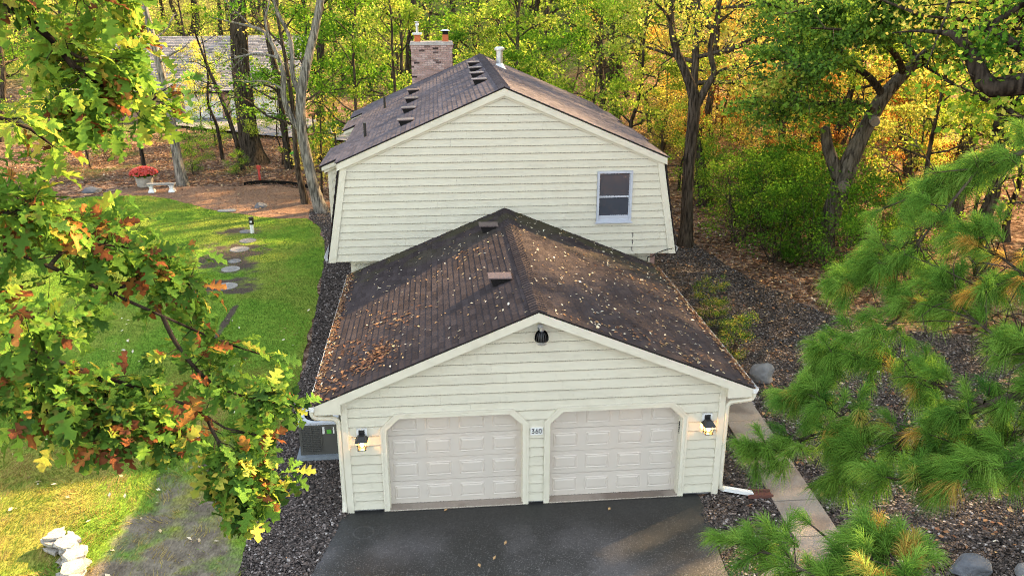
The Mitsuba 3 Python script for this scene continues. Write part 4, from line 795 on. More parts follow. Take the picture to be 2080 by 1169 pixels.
def zone(n, x0, x1, y0, y1, kinds, hues, where, seed, gap, scale=(.85, 1.15), ok=lambda x, y: True):
    rng = R(seed); pts = []; tries = 0
    while len(pts) < n and tries < 4000:
        tries += 1; x, y = rng.uniform(x0, x1), rng.uniform(y0, y1)
        if ok(x, y) and all((x - a) ** 2 + (y - b) ** 2 > gap * gap for a, b in pts):
            pts.append((x, y)); plant(kinds[rng.integers(len(kinds))], hues[rng.integers(len(hues))], x, y, where, rng.uniform(*scale), None, rng)
# the line of sight to the far house on the left stays thinly planted
for x, y in ((15.5, 23), (18.5, 27), (13.2, 30), (20, 22)): plant('under', 'russet', x, y, 'on the slope behind the forked oak', .75)
corr = lambda x, y: not (-30 < x - (y - 58) * -.25 < -13 and y < 60)
zone(15, -9, 9, 26, 40, ['slim', 'under', 'slim'], ['lime', 'green', 'green', 'lime'], 'just behind the house roof', 61, 3.0)
zone(13, -8, 14, 41, 62, ['tall', 'slim'], ['lime', 'yellow', 'green', 'lime'], 'in the second row behind the house', 62, 4.0)
zone(17, 10.5, 27, 24, 38, ['slim', 'under', 'tall'], ['yellow', 'orange', 'yellow', 'lime'], 'on the sunlit slope right of the house', 63, 3.0)
zone(17, 12, 48, 40, 68, ['tall', 'slim'], ['yellow', 'orange', 'lime', 'yellow'], 'higher up the slope right of the house', 64, 4.0)
zone(8, 17, 32, 10, 24, ['slim', 'under'], ['lime', 'yellow', 'lime'], 'behind the big forked oak', 65, 3.2)
zone(28, -60, 80, 76, 118, ['tall'], ['lime', 'yellow', 'green', 'yellow'], 'in the far woods', 66, 5.0, (1.0, 1.3))
zone(22, -62, 4, 80, 104, ['tall'], ['lime', 'yellow', 'lime'], 'in the woods behind the neighbouring house', 74, 4.0)
zone(14, -50, -6, 71, 80, ['tall', 'slim', 'under'], ['lime', 'yellow', 'lime'], 'behind the neighbouring house', 67, 4.0)
zone(9, -44, -25, 36, 56, ['slim', 'under', 'tall'], ['lime', 'yellow', 'green'], 'at the far left of the woods', 68, 3.5)
zone(18, 9.8, 17, 11.5, 24, ['bush'], ['green', 'green', 'green', 'lime'], 'along the gravel edge on the right', 69, 1.3, (.9, 1.25), lambda x, y: x > 9.6 + .12 * max(0, 18 - y) + 1.0)
zone(8, 11, 30, 26, 44, ['under'], ['yellow', 'orange', 'lime'], 'on the leaf-strewn slope right of the house', 73, 2.5)
zone(18, 9.5, 30, 24, 42, ['bush'], ['orange', 'yellow', 'lime'], 'among the trunks right of the house', 70, 1.8, (.9, 1.4))
zone(9, -28, -8, 35, 46, ['bush'], ['green', 'lime', 'yellow'], 'on the leaf litter beyond the lawn', 71, 2.5, (.5, 1.0))
zone(6, -24, -9, 38, 52, ['under'], ['lime', 'yellow'], 'in front of the neighbouring house', 72, 3.0, (.7, .95))
for x, y, s in ((7.0, 10.2, .42), (6.85, 8.8, .36), (6.75, 7.1, .46)):
    plant('bush', 'rusty', x, y, 'low on the gravel beside the garage', s)
for x, y, k, h in ((18.5, 13, 'tall', 'lime'), (24, 12, 'tall', 'lime'), (18.5, 8, 'dense', 'yellow'), (22, 21.5, 'dense', 'yellow'), (26, 16, 'tall', 'lime'), (15.5, 4.2, 'dense', 'lime'), (16, -1, 'dense', 'yellow'), (20.5, 4, 'dense', 'yellow'), (25, 8, 'tall', 'orange'), (20, -4, 'dense', 'lime'), (30, 14, 'tall', 'orange')): plant(k, h, x, y, 'out to the right of the yard', 1.0 if k == 'tall' or y < 0 else (1.45 if y > 20 else 1.12 if x > 20.8 else 1.3))  # trees added and scaled along the sun direction to shade the yard

def wood(name, parent, paths, hue, sides=8, n=14):
    """paths: lists of (x, y, z, radius)."""
    mb = MB()
    for p in paths:
        sp = smooth_path(p, max(5, n if len(p) > 3 else 7)); mb.tube(sp[:, :3], sp[:, 3], sides)
    return put(name, mb, 'mat_bark', parent, smooth=True, uv=np.tile([hue, .5], (mb.n, 1)))
def twigs(paths, per, L, rng, spread=.8, lift=0.1, start=.35):
    """Random side twigs off limb paths: (twig polylines m x 3 x 3)."""
    out = []
    for p in paths:
        sp = smooth_path(p, 20)
        for j in range(per):
            k = int(rng.uniform(start, 1) * 18); d = unit(sp[k + 1, :3] - sp[k, :3]); e = unit(d * .6 + rng.normal(0, spread, 3) + [0, 0, lift]); l = L * rng.uniform(.5, 1.2)
            a = sp[k, :3]; out.append([a, a + e * l * .5 + rng.normal(0, .06 * l, 3), a + e * l + rng.normal(0, .08 * l, 3) - [0, 0, .1 * l]])
    return np.array(out)
def twig_mesh(tw, r): 
    mb = MB()
    for q in tw: mb.tube(q, [r, r * .65, r * .25], 4)
    return mb

# the big forked oak right of the house
oak = thing('forked_oak', 'big oak with a forked leaning trunk and dark green canopy right of the house', 'tree'); rng = R(80)
LB = [[(13.6, 16.9, -.3, .62), (13.75, 16.6, 1.0, .46), (13.85, 16.3, 2.4, .42), (13.95, 16.1, 3.3, .44), (14.4, 16, 4.9, .34), (15.0, 15.9, 6.4, .30), (16.0, 15.7, 7.7, .22), (17.2, 15.4, 9.0, .14), (18.2, 15, 10.2, .06)],
      [(13.95, 16.1, 3.0, .33), (13.45, 16.15, 3.9, .28), (13.15, 16.2, 4.6, .24), (12.98, 16.2, 5.25, .20), (12.95, 16.2, 5.30, .02)],
      [(15.0, 15.9, 6.4, .17), (13.8, 15.6, 7.4, .12), (12.2, 15.2, 7.8, .09), (10.4, 14.8, 7.9, .05), (9.1, 14.6, 7.6, .02)],
      [(15.6, 15.8, 7.2, .14), (14.2, 14.6, 8.3, .10), (12.2, 13.6, 8.9, .06), (10.6, 13.0, 9.0, .02)],
      [(14.7, 15.9, 5.8, .12), (13.6, 15.0, 6.3, .08), (12.2, 14.4, 6.4, .05), (10.9, 14.0, 6.2, .02)],
      [(16.0, 15.7, 7.7, .15), (16.4, 14.2, 8.6, .10), (16.8, 12.6, 9.0, .06), (17, 11.4, 9.0, .02)],
      [(16.5, 15.6, 8.2, .14), (18.0, 16.2, 8.6, .10), (19.8, 16.6, 8.8, .06), (21.3, 17, 8.6, .02)],
      [(16, 15.7, 7.7, .13), (15.2, 16.8, 9.2, .09), (14.4, 17.4, 10.2, .05), (13.4, 18, 10.8, .02)],
      [(13.8, 15.6, 7.4, .10), (12.6, 16.4, 8.6, .07), (11.4, 16.8, 9.4, .04), (10.4, 17, 9.8, .02)],
      [(14.2, 14.6, 8.3, .08), (13.4, 13.4, 9.3, .05), (12.6, 12.6, 9.9, .02)], [(12.2, 15.2, 7.8, .07), (11.0, 13.6, 8.0, .05), (10.0, 12.6, 7.7, .02)], [(16.8, 12.6, 9.0, .06), (15.2, 12.0, 9.4, .04), (14, 11.6, 9.2, .02)],
      [(12.2, 15.2, 7.8, .06), (10.8, 15.2, 7.0, .04), (9.4, 15.0, 6.3, .02)], [(13.6, 15.0, 6.3, .06), (11.8, 15.6, 6.2, .04), (10.2, 15.6, 5.7, .02)], [(14.2, 14.6, 8.3, .06), (11.9, 14.4, 9.6, .04), (10.0, 14.2, 9.4, .02)], [(16.4, 14.2, 8.6, .07), (15, 13.6, 9.8, .05), (13.4, 13.0, 10.4, .02)], [(16.8, 12.6, 9, .05), (18, 12.4, 9.3, .04), (19, 12.6, 9.0, .02)]]
wood('trunk', oak, [[(x, y, z, r * .88) for x, y, z, r in p] for p in LB[:2]], .62, 14, 26); wood('limbs', oak, LB[2:], .25, 7)
put('limb_scar', MB().tube([(13.78, 15.66, 3.02), (13.74, 15.6, 3.02), (13.74, 15.6, 3.02)], [.24, .21, .001], 14), 'mat_concrete', oak); put('limb_scar', MB().tube([(14.62, 15.63, 5.55), (14.58, 15.45, 5.5), (14.58, 15.45, 5.5)], [.20, .17, .001], 14), 'mat_concrete', oak)
tw = twigs(LB[2:] + [LB[0][6:]], 22, 1.3, rng, .8, -.05, .42); put('twigs', twig_mesh(tw, .018), 'mat_bark', oak, uv=None, kind='stuff')
m, uv = foliate(tw, .27, 32000, .165, .25, .09, 81, .32); put('canopy', m, 'mat_oak_leaf', oak, uv=uv, kind='stuff')
# the dark limb of a nearer oak reaching in from the right edge
ok2 = thing('edge_oak', 'oak whose dark crooked limb reaches in at the upper right edge', 'tree'); rng = R(82)
LB = [[(11.6, -4.6, -.2, .5), (11.3, -4.3, 4, .42), (10.6, -3.6, 7.6, .34), (9.15, -2.5, 8.9, .24)], [(9.15, -2.51, 8.88, .22), (7.99, -1.61, 8.73, .19), (7.58, -1.34, 8.64, .17), (7.4, -1.19, 8.94, .145), (7.2, -1.03, 9.34, .10), (6.99, -.89, 9.51, .06), (6.9, -.2, 9.52, .03), (6.7, .5, 9.45, .012)],
      [(8.5, -2.0, 8.8, .12), (8.4, -.9, 9.2, .09), (7.97, -.32, 9.54, .07), (7.44, 0, 9.45, .03)], [(7.97, -.32, 9.54, .06), (8.31, -.54, 9.88, .05), (9.04, -1.07, 10.5, .03)], [(10.6, -3.6, 7.6, .3), (11.4, -3.2, 11, .2), (12, -3, 14, .08)]]
wood('limbs', ok2, LB, .12, 9, 20); tw = twigs(LB[1:], 8, .9, rng, .8, .1, .3); put('twigs', twig_mesh(tw, .014), 'mat_bark', ok2, kind='stuff')
m, uv = foliate(tw, .22, 1500, .11, .25, .12, 83); put('leaves', m, 'mat_leaf', ok2, uv=uv, kind='stuff')
# the twin-stemmed tree at the right rear corner of the house
tf = thing('forked_tree', 'forked grey-brown tree at the right rear corner of the house', 'tree'); rng = R(84)
LB = [[(8.5, 18.4, -.3, .42), (8.5, 18.4, .8, .27), (8.42, 18.4, 3.2, .235), (8.5, 18.4, 5.9, .25), (8.05, 18.4, 7.1, .17), (7.55, 18.4, 8.1, .15), (7.35, 18.5, 9.2, .12), (7.5, 18.6, 11, .08), (7.2, 18.6, 13, .03)],
      [(8.5, 18.4, 5.7, .19), (8.95, 18.4, 6.6, .14), (9.2, 18.4, 7.1, .12), (8.95, 18.4, 8.0, .10), (9.1, 18.4, 9.0, .08), (9.5, 18.4, 11.5, .03)], [(7.55, 18.4, 8.1, .10), (7.9, 18.4, 8.6, .09), (8.1, 18.4, 9.6, .06), (8.4, 18.4, 11.5, .02)], [(9.1, 18.4, 6.9, .07), (9.6, 18.4, 7.25, .05), (10.2, 18.3, 7.4, .02)],
      [(9.05, 18.4, 8.7, .07), (8.5, 18.2, 9.0, .05), (7.8, 18, 9.3, .02)], [(7.4, 18.4, 8.9, .07), (6.9, 18.1, 9.5, .05), (6.3, 17.9, 9.9, .02)]]
wood('trunk', tf, LB, .42, 10, 22); tw = twigs(LB[2:], 10, 1.3, rng, .8, .1, .4); put('twigs', twig_mesh(tw, .016), 'mat_bark', tf, kind='stuff')
m, uv = foliate(tw, .3, 1900, .13, .58, .1, 85); put('crown', m, 'mat_leaf', tf, uv=uv, kind='stuff')
# leaning grey tree with bare twigs left of the house
gt = thing('leaning_tree', 'leaning grey tree with bare upper twigs at the left house corner', 'tree'); rng = R(86)
LB = [[(-7.5, 25.8, -.2, .40), (-7.75, 25.75, .8, .29), (-8.0, 25.7, 2.4, .25), (-8.2, 25.7, 4.2, .24), (-8.1, 25.7, 5.5, .24), (-7.7, 25.7, 7.0, .21), (-7.2, 25.7, 8.6, .19), (-6.85, 25.7, 9.9, .17), (-6.5, 25.7, 12, .09), (-6.3, 25.7, 14, .03)],
      [(-8.25, 25.7, 4.0, .16), (-8.6, 25.6, 4.6, .14), (-8.85, 25.5, 5.6, .13), (-8.75, 25.4, 6.6, .115), (-9.0, 25.4, 7.6, .10), (-9.5, 25.4, 8.5, .075), (-10.5, 25.4, 8.8, .05), (-11.8, 25.4, 9.1, .02)], [(-8.9, 25.4, 7.3, .07), (-9.9, 25.2, 7.5, .05), (-10.9, 25, 7.3, .03), (-11.6, 24.9, 7.0, .015)],
      [(-9.2, 25.4, 8.1, .06), (-9.3, 25.2, 8.9, .05), (-9.0, 25, 9.9, .03), (-9.1, 25, 10.8, .01)], [(-8.1, 25.7, 5.6, .13), (-8.4, 25.8, 6.6, .11), (-8.35, 25.9, 7.8, .10), (-8.9, 26, 9.4, .07), (-9.3, 26, 11.4, .03)], [(-9.9, 25.4, 8.65, .04), (-10.6, 25.2, 9.4, .03), (-11.2, 25, 10.2, .01)], [(-8.85, 25.5, 5.9, .05), (-9.8, 25.4, 6.3, .035), (-10.6, 25.3, 6.2, .01)]]
wood('trunk', gt, LB, .95, 11, 24); tw = np.vstack([twigs(LB[1:], 11, .9, rng, .9, .1, .35), twigs(LB[2:4] + LB[5:], 8, .55, rng, 1., .1, .5)]); put('twigs', twig_mesh(tw, .014), 'mat_bark', gt, kind='stuff', uv=np.tile([.9, .5], (len(tw) * 12, 1)))
def trunk_tree(label, pts, hue, limb=6, leaves=900, lh=.52, seed=1, first=.35, L=2.2, size=.13):
    t = thing('woodland_tree', label, 'tree'); rng = R(seed); sp = smooth_path(pts, 24); P = [pts]
    for k in range(limb):
        i = int(24 * (first + (1 - first) * (k + rng.random()) / limb)) % 24; a = rng.random() * 6.28; b = sp[i]; l = L * rng.uniform(.6, 1.2); d = np.array([math.cos(a), math.sin(a), .45])
        P.append([(*b[:3], b[3] * .42), (*(b[:3] + d * l * .45 + rng.normal(0, .12, 3)), b[3] * .28), (*(b[:3] + d * l * .8 + rng.normal(0, .15, 3)), b[3] * .16), (*(b[:3] + d * l), b[3] * .05)])
    wood('trunk', t, P, hue, 10, 20); tw = twigs(P[1:], 7, L * .45, rng, .8, .05, .3); put('twigs', twig_mesh(tw, .012), 'mat_bark', t, kind='stuff')
    m, uv = foliate(tw, .22, leaves, size, lh, .06, seed + 1); put('crown', m, 'mat_leaf', t, uv=uv, kind='stuff')
trunk_tree('straight pale grey trunk behind the flower planter', [(-16.0, 32.7, -.2, .40), (-16.1, 32.7, 1, .27), (-16.25, 32.7, 4.7, .22), (-16.8, 32.7, 9.7, .15), (-17.2, 32.7, 14, .05)], .95, 7, 700, .53, 91, .45)
trunk_tree('massive dark oak trunk with flared base in front of the neighbouring driveway', [(-13.35, 38.9, -.3, 1.15), (-13.4, 38.9, .5, .78), (-13.5, 38.9, 2, .60), (-13.55, 38.9, 5.4, .54), (-13.3, 38.9, 9.7, .48), (-13.1, 38.9, 15, .3), (-13, 39, 19, .1)], .30, 9, 1100, .53, 93, .5, 3.2)
trunk_tree('thin dark leaning sapling left of the massive oak', [(-13.5, 36.6, -.2, .17), (-13.8, 36.6, 2, .13), (-14.3, 36.7, 4, .11), (-15, 36.8, 6.2, .08), (-15.6, 37, 8.4, .03)], .18, 9, 700, .42, 95, .35, 1.7, .11)
trunk_tree('crooked black sapling second left of the massive oak', [(-15.6, 40.4, -.2, .13), (-15.7, 40.4, 2, .10), (-16.1, 40.4, 3.6, .08), (-15.9, 40.4, 5.2, .06), (-16.1, 40.4, 8, .02)], .10, 6, 420, .5, 97, .5, 1.4, .11)
trunk_tree('dark slim tree between the massive oak and the leaning grey tree', [(-10.8, 36.8, -.2, .30), (-10.9, 36.8, 2, .20), (-11.0, 36.8, 5, .18), (-11.4, 36.8, 8, .14), (-11.2, 36.8, 13, .04)], .22, 8, 900, .55, 99, .3, 2.2)
trunk_tree('dark tree close behind the left house corner', [(-9.4, 41, -.2, .42), (-9.3, 41, 2, .28), (-9.0, 41, 6, .24), (-8.7, 41, 10, .2), (-8.6, 41, 15, .06)], .25, 9, 1400, .58, 101, .2, 2.4)
trunk_tree('short golden sapling beside the left roof edge', [(-8.0, 29.5, 0, .07), (-7.9, 29.4, 1.5, .05), (-7.8, 29.3, 3, .04), (-7.7, 29.2, 4.6, .015)], .15, 11, 1500, .66, 103, .15, 1.2, .11)
trunk_tree('dark understorey trunk left of the grey trunk', [(-19.0, 36, -.2, .14), (-19.1, 36, 2, .1), (-18.8, 36, 4, .09), (-19.3, 36, 7, .03)], .12, 8, 900, .45, 105, .25, 1.6, .11)

# ---------------------------------------------------------------- the neighbouring house, far left
nh = thing('neighbour_house', 'distant house with a grey shingle roof and white garage doors among the trees', 'house')
X0, X1, Y0, Y1, ze, zr = -31.0, -13.6, 58.5, 71, 2.5, 6.4
put('wall', MB().box(X0, X1, Y0, Y1, -.5, ze), 'mat_brick', nh, uv=np.tile([.30, .5], (8, 1)))
nr = put('roof', MB().add([(X0 - .4, Y0 - .6, ze - .1), (X1 + .4, Y0 - .6, ze - .1), (X1 + .4, (Y0 + Y1) / 2, zr), (X0 - .4, (Y0 + Y1) / 2, zr), (X1 + .4, Y1 + .6, ze - .1), (X0 - .4, Y1 + .6, ze - .1), (X0 - .4, Y0 - .6, ze - .3), (X1 + .4, Y0 - .6, ze - .3)], [[0, 1, 2, 3], [3, 2, 4, 5], [6, 7, 1, 0]]), 'mat_underlay', nh)
mb = MB(); rng = R(110); c = math.hypot(zr - ze + .1, (Y1 - Y0) / 2 + .6); rows = 34
for r in range(rows):
    t0, t1 = r / rows, (r + 1.05) / rows; x = X0 - .4 - (r % 2) * .25
    f = lambda t, h: (Y0 - .6 + ((Y1 - Y0) / 2 + .6) * t - h * .5, ze - .1 + (zr - ze + .1) * t + h)
    while x < X1 + .4:
        b = x + rng.uniform(.35, .6); (y0, z0), (y1, z1) = f(t0, .045), f(t1, .012); mb.add([(x + .01, y0, z0), (b, y0, z0), (b, y1, z1), (x + .01, y1, z1), (x + .01, y0, z0 - .04), (b, y0, z0 - .04)], [[0, 1, 2, 3], [4, 5, 1, 0]], (rng.uniform(0, 1), .5)); x = b
mat('mat_grey_shake', type='diffuse', reflectance=proc(lambda p, n, uv: C3(0.23, 0.225, 0.24) * (.55 + .75 * uv.x)))
put('shake_courses', mb, 'mat_grey_shake', nr, kind='stuff')
for k, (a, b) in enumerate(((-22.6, -19.6), (-18.9, -17.3), (-16.9, -14.4))):
    d = put('garage_door', MB().box(a, b, Y0 - .06, Y0 - .004, 0.0, 2.15), 'mat_white', nh)
    for q in range(4): put('panel', MB().box(a + .08, b - .08, Y0 - .085, Y0 - .0605, .06 + q * .53, .5 + q * .53), 'mat_white', d)
nd = sheet('neighbour_driveway', Polygon([(-24, 58.4), (-13.5, 58.4), (-8, 52), (-3, 50), (0, 46), (-4, 44), (-9, 46), (-14, 48.5), (-19, 52), (-23, 55)]), .16, 'mat_asphalt_old', wob=.2, seed=8)
mat('mat_asphalt_old', type='diffuse', reflectance=proc(lambda p, n, uv: C3(.20, .195, .21) * (.75 + .5 * fbm(p.x * 1.2, p.y * 1.2, 0., 3))))

# ---------------------------------------------------------------- foreground oak, left
half = np.array([(0, .012), (.10, .02), (.17, .13), (.23, .18), (.27, .07), (.34, .08), (.41, .27), (.50, .34), (.53, .12), (.60, .13), (.67, .30), (.75, .31), (.78, .13), (.84, .13), (.90, .19), (.97, .09), (1.0, .0)])
def oak_leaf(bend, fold, wave, lob=1.0):
    t, w = half[:, 0], half[:, 1].copy(); w = np.where(w > .16, w * lob, w); k = len(t)
    z = lambda x, y: -bend * x * x + fold * np.abs(y) + .05 * wave * np.sin(9 * x + 7 * y)
    V = np.vstack([np.c_[t, 0 * t, z(t, 0 * t)], np.c_[t + .05 * (w > .16), w, z(t, w)], np.c_[t + .05 * (w > .16), -w, z(t, -w)]])
    st = np.array([[-.28, .008, .0], [-.28, -.008, .0], [.02, .01, 0], [.02, -.01, 0]]); n = len(V)
    F = [[i, i + 1, k + i + 1, k + i] for i in range(k - 1)] + [[i, 2 * k + i, 2 * k + i + 1, i + 1] for i in range(k - 1)]
    F = np.array(F); F = np.vstack([F[:, [0, 1, 2]], F[:, [0, 2, 3]], [[n, n + 1, n + 2], [n + 1, n + 3, n + 2]]])
    return np.vstack([V, st]), F
LV = [oak_leaf(.25, .35, .6), oak_leaf(.7, .15, 1.2, 1.1), oak_leaf(.1, .5, .9, .88), oak_leaf(.45, -.25, 1.5, 1.0), oak_leaf(-.15, .3, 1.4, .8), oak_leaf(.9, .3, 1.0, 1.15), oak_leaf(.3, .1, 2.0, .72)]
fo = thing('foreground_oak', 'oak with large lobed green and rust leaves filling the left foreground', 'tree'); rng = R(120)
def P4(pts, r0, r1): r = np.linspace(r0, r1, len(pts)); return [(*p, q) for p, q in zip(pts, r)]
OL = [P4([(-6.2, -12.6, 9.6), (-4.9, -11.7, 10.25), (-4.15, -11.4, 10.31), (-3.79, -11.43, 10.19), (-3.53, -11.43, 10.11), (-3.49, -11.42, 10.01), (-3.47, -11.31, 9.9)], .03, .010), P4([(-3.53, -11.43, 10.06), (-3.42, -11.2, 9.93), (-3.31, -10.92, 10.0)], .01, .004), P4([(-3.49, -11.42, 10.01), (-3.46, -11.2, 9.86), (-3.40, -10.99, 9.75), (-3.27, -10.75, 9.68)], .012, .004),
      P4([(-3.46, -11.2, 9.84), (-3.52, -11.2, 9.72), (-3.52, -11.15, 9.64)], .009, .004), P4([(-6.2, -12.6, 9.2), (-4.8, -12.0, 9.8), (-4.03, -11.81, 9.83), (-3.71, -11.76, 9.78), (-3.53, -11.69, 9.69), (-3.52, -11.55, 9.6)], .022, .005),
      P4([(-6.3, -12.6, 8.4), (-5.2, -12.0, 9.0), (-4.29, -11.62, 9.18), (-4.02, -11.36, 9.12), (-3.83, -11.1, 8.91), (-3.63, -10.87, 8.67), (-3.46, -10.66, 8.46), (-3.23, -10.46, 8.22), (-2.98, -10.2, 7.98)], .018, .005), P4([(-3.83, -11.1, 8.91), (-3.76, -10.95, 8.97), (-3.64, -10.8, 8.93), (-3.54, -10.7, 8.87)], .012, .004), P4([(-3.63, -10.87, 8.67), (-3.55, -10.61, 8.69), (-3.41, -10.37, 8.6), (-3.35, -10.39, 8.5)], .01, .004),
      P4([(-3.46, -10.66, 8.46), (-3.29, -10.57, 8.01), (-3.08, -10.39, 7.78), (-2.87, -10.2, 7.62)], .014, .005), P4([(-6.3, -12.6, 7.6), (-5.3, -12.0, 8.6), (-4.35, -11.61, 8.96), (-4.01, -11.47, 8.77), (-3.88, -11.27, 8.5), (-3.71, -11.05, 8.28), (-3.49, -10.84, 8.05), (-3.29, -10.66, 7.82), (-3.15, -10.59, 7.64), (-3.02, -10.5, 7.57)], .018, .005),
      P4([(-3.29, -10.66, 7.82), (-3.17, -10.67, 7.52), (-3.02, -10.69, 7.41), (-2.88, -10.58, 7.34)], .012, .004), P4([(-3.17, -10.67, 7.52), (-3.09, -10.76, 7.33), (-3.06, -10.83, 7.22)], .009, .004), P4([(-3.88, -11.27, 8.5), (-3.96, -11.27, 8.32), (-3.88, -11.28, 8.23)], .009, .004), P4([(-3.71, -11.05, 8.28), (-3.67, -11.02, 8.06), (-3.51, -11.04, 7.91), (-3.41, -11.04, 7.84)], .01, .004),
      P4([(-3.79, -11.43, 10.19), (-3.47, -11.4, 10.27), (-3.29, -11.12, 10.23)], .012, .004), P4([(-4.02, -11.36, 9.15), (-3.77, -11.32, 9.27), (-3.7, -11.19, 9.19)], .011, .004), P4([(-4.35, -11.61, 8.96), (-4.01, -11.47, 8.85), (-3.79, -11.47, 8.79), (-3.7, -11.24, 8.67)], .014, .004), P4([(-3.79, -11.1, 8.25), (-3.75, -11.1, 8.1), (-3.70, -11.15, 8.0)], .008, .003)]
trunk = P4([(-6.6, -13.2, -.2), (-6.5, -13.0, 4), (-6.3, -12.6, 7.6), (-6.2, -12.6, 9.4), (-6.3, -12.7, 12), (-6.6, -12.9, 15)], .34, .08); trunk[0] = (*trunk[0][:3], .5)
wood('trunk', fo, [trunk], .2, 12, 22); wood('branches', fo, OL, .08, 7, 20)
tips = []
for p in OL:
    sp = smooth_path(p, 24); big = p[0][3] > .03
    cnt = 74 if big else 27
    for j in range(cnt):
        k = int((rng.uniform(.42, 1) if big else rng.uniform(.15, 1)) * 22); d = unit(sp[k + 1, :3] - sp[k, :3]); e = unit(d * .7 + rng.normal(0, .75, 3) + [0, 0, .1]); l = rng.uniform(.05, .22)
        tips.append((sp[k, :3], sp[k, :3] + e * l * .5 + rng.normal(0, .015, 3), sp[k, :3] + e * l, e))
    d = unit(sp[-1, :3] - sp[-3, :3]); tips.append((sp[-2, :3], sp[-1, :3], sp[-1, :3] + d * .04, d))
put('twigs', twig_mesh([t[:3] for t in tips], .0042), 'mat_bark', fo, uv=np.tile([.08, .5], (len(tips) * 12, 1)), kind='stuff')
leaves = []
for a, b, c, d in tips:
    rustic = rng.random() < .15 - .07 * np.clip((c[2] - 8.3) / 1.0, 0, 1); base = rng.normal(.20 + .10 * np.clip((c[2] - 8.3) / 1.0, 0, 1), .07)
    low = np.clip((8.3 - c[2]) / 1.0, 0, 1)
    for j in range(int(rng.integers(5, 10))):
        th = j * 2.4 + rng.random(); u = unit(np.cross(d, [0, 0, 1.0]) + 1e-6); w = np.cross(u, d); o = u * math.cos(th) + w * math.sin(th)
        x = unit(d * rng.uniform(.25, .8) + o * .8 + np.array([0, 0, rng.uniform(-.45, .1)])); up = unit(np.array([0, 0, 1.0]) + rng.normal(0, .42, 3)); y = unit(np.cross(up, x)); z = np.cross(x, y)
        s = rng.uniform(.09, .16) * (1 - .20 * np.clip((c[2] - 8.4) / 1.2, 0, 1)); p = c - d * rng.uniform(0, .06) + x * .03
        h = (rng.choice([.95, .88, .82, .98]) + rng.normal(0, .04)) if (rustic and rng.random() < .7) or rng.random() < .03 else (rng.normal(.50, .06) if rng.random() < .12 + .08 * low else base + rng.normal(0, .05))
        tv, tf_ = LV[int(rng.integers(7))]; V = p + (tv * s) @ np.stack([x, y, z])
        edge = np.abs(tv[:, 1]) * .35 if h > .4 else 0 * tv[:, 1]
        leaves.append((np.linalg.norm(p - CAM), V, tf_, np.c_[np.clip(h + edge, 0, 1), np.full(len(V), rng.random())]))
def in_view(p):
    q = p - CAM; f = q @ FWD; r = q @ np.cross(FWD, UPV); u = q @ UPV
    return f > .1 and abs(r / f) < .60 and abs(u / f) < .335
leaves.sort(key=lambda t: (not in_view(t[1].mean(0)), t[0]))
for d, V, F, uv in leaves[:300]: put('leaf', (V, F), 'mat_oak_leaf', fo, smooth=True, uv=uv)
mb = MB()
for d, V, F, uv in leaves[300:]: mb.add(V, F, uv)
put('foliage', mb, 'mat_oak_leaf', fo, smooth=True, kind='stuff')

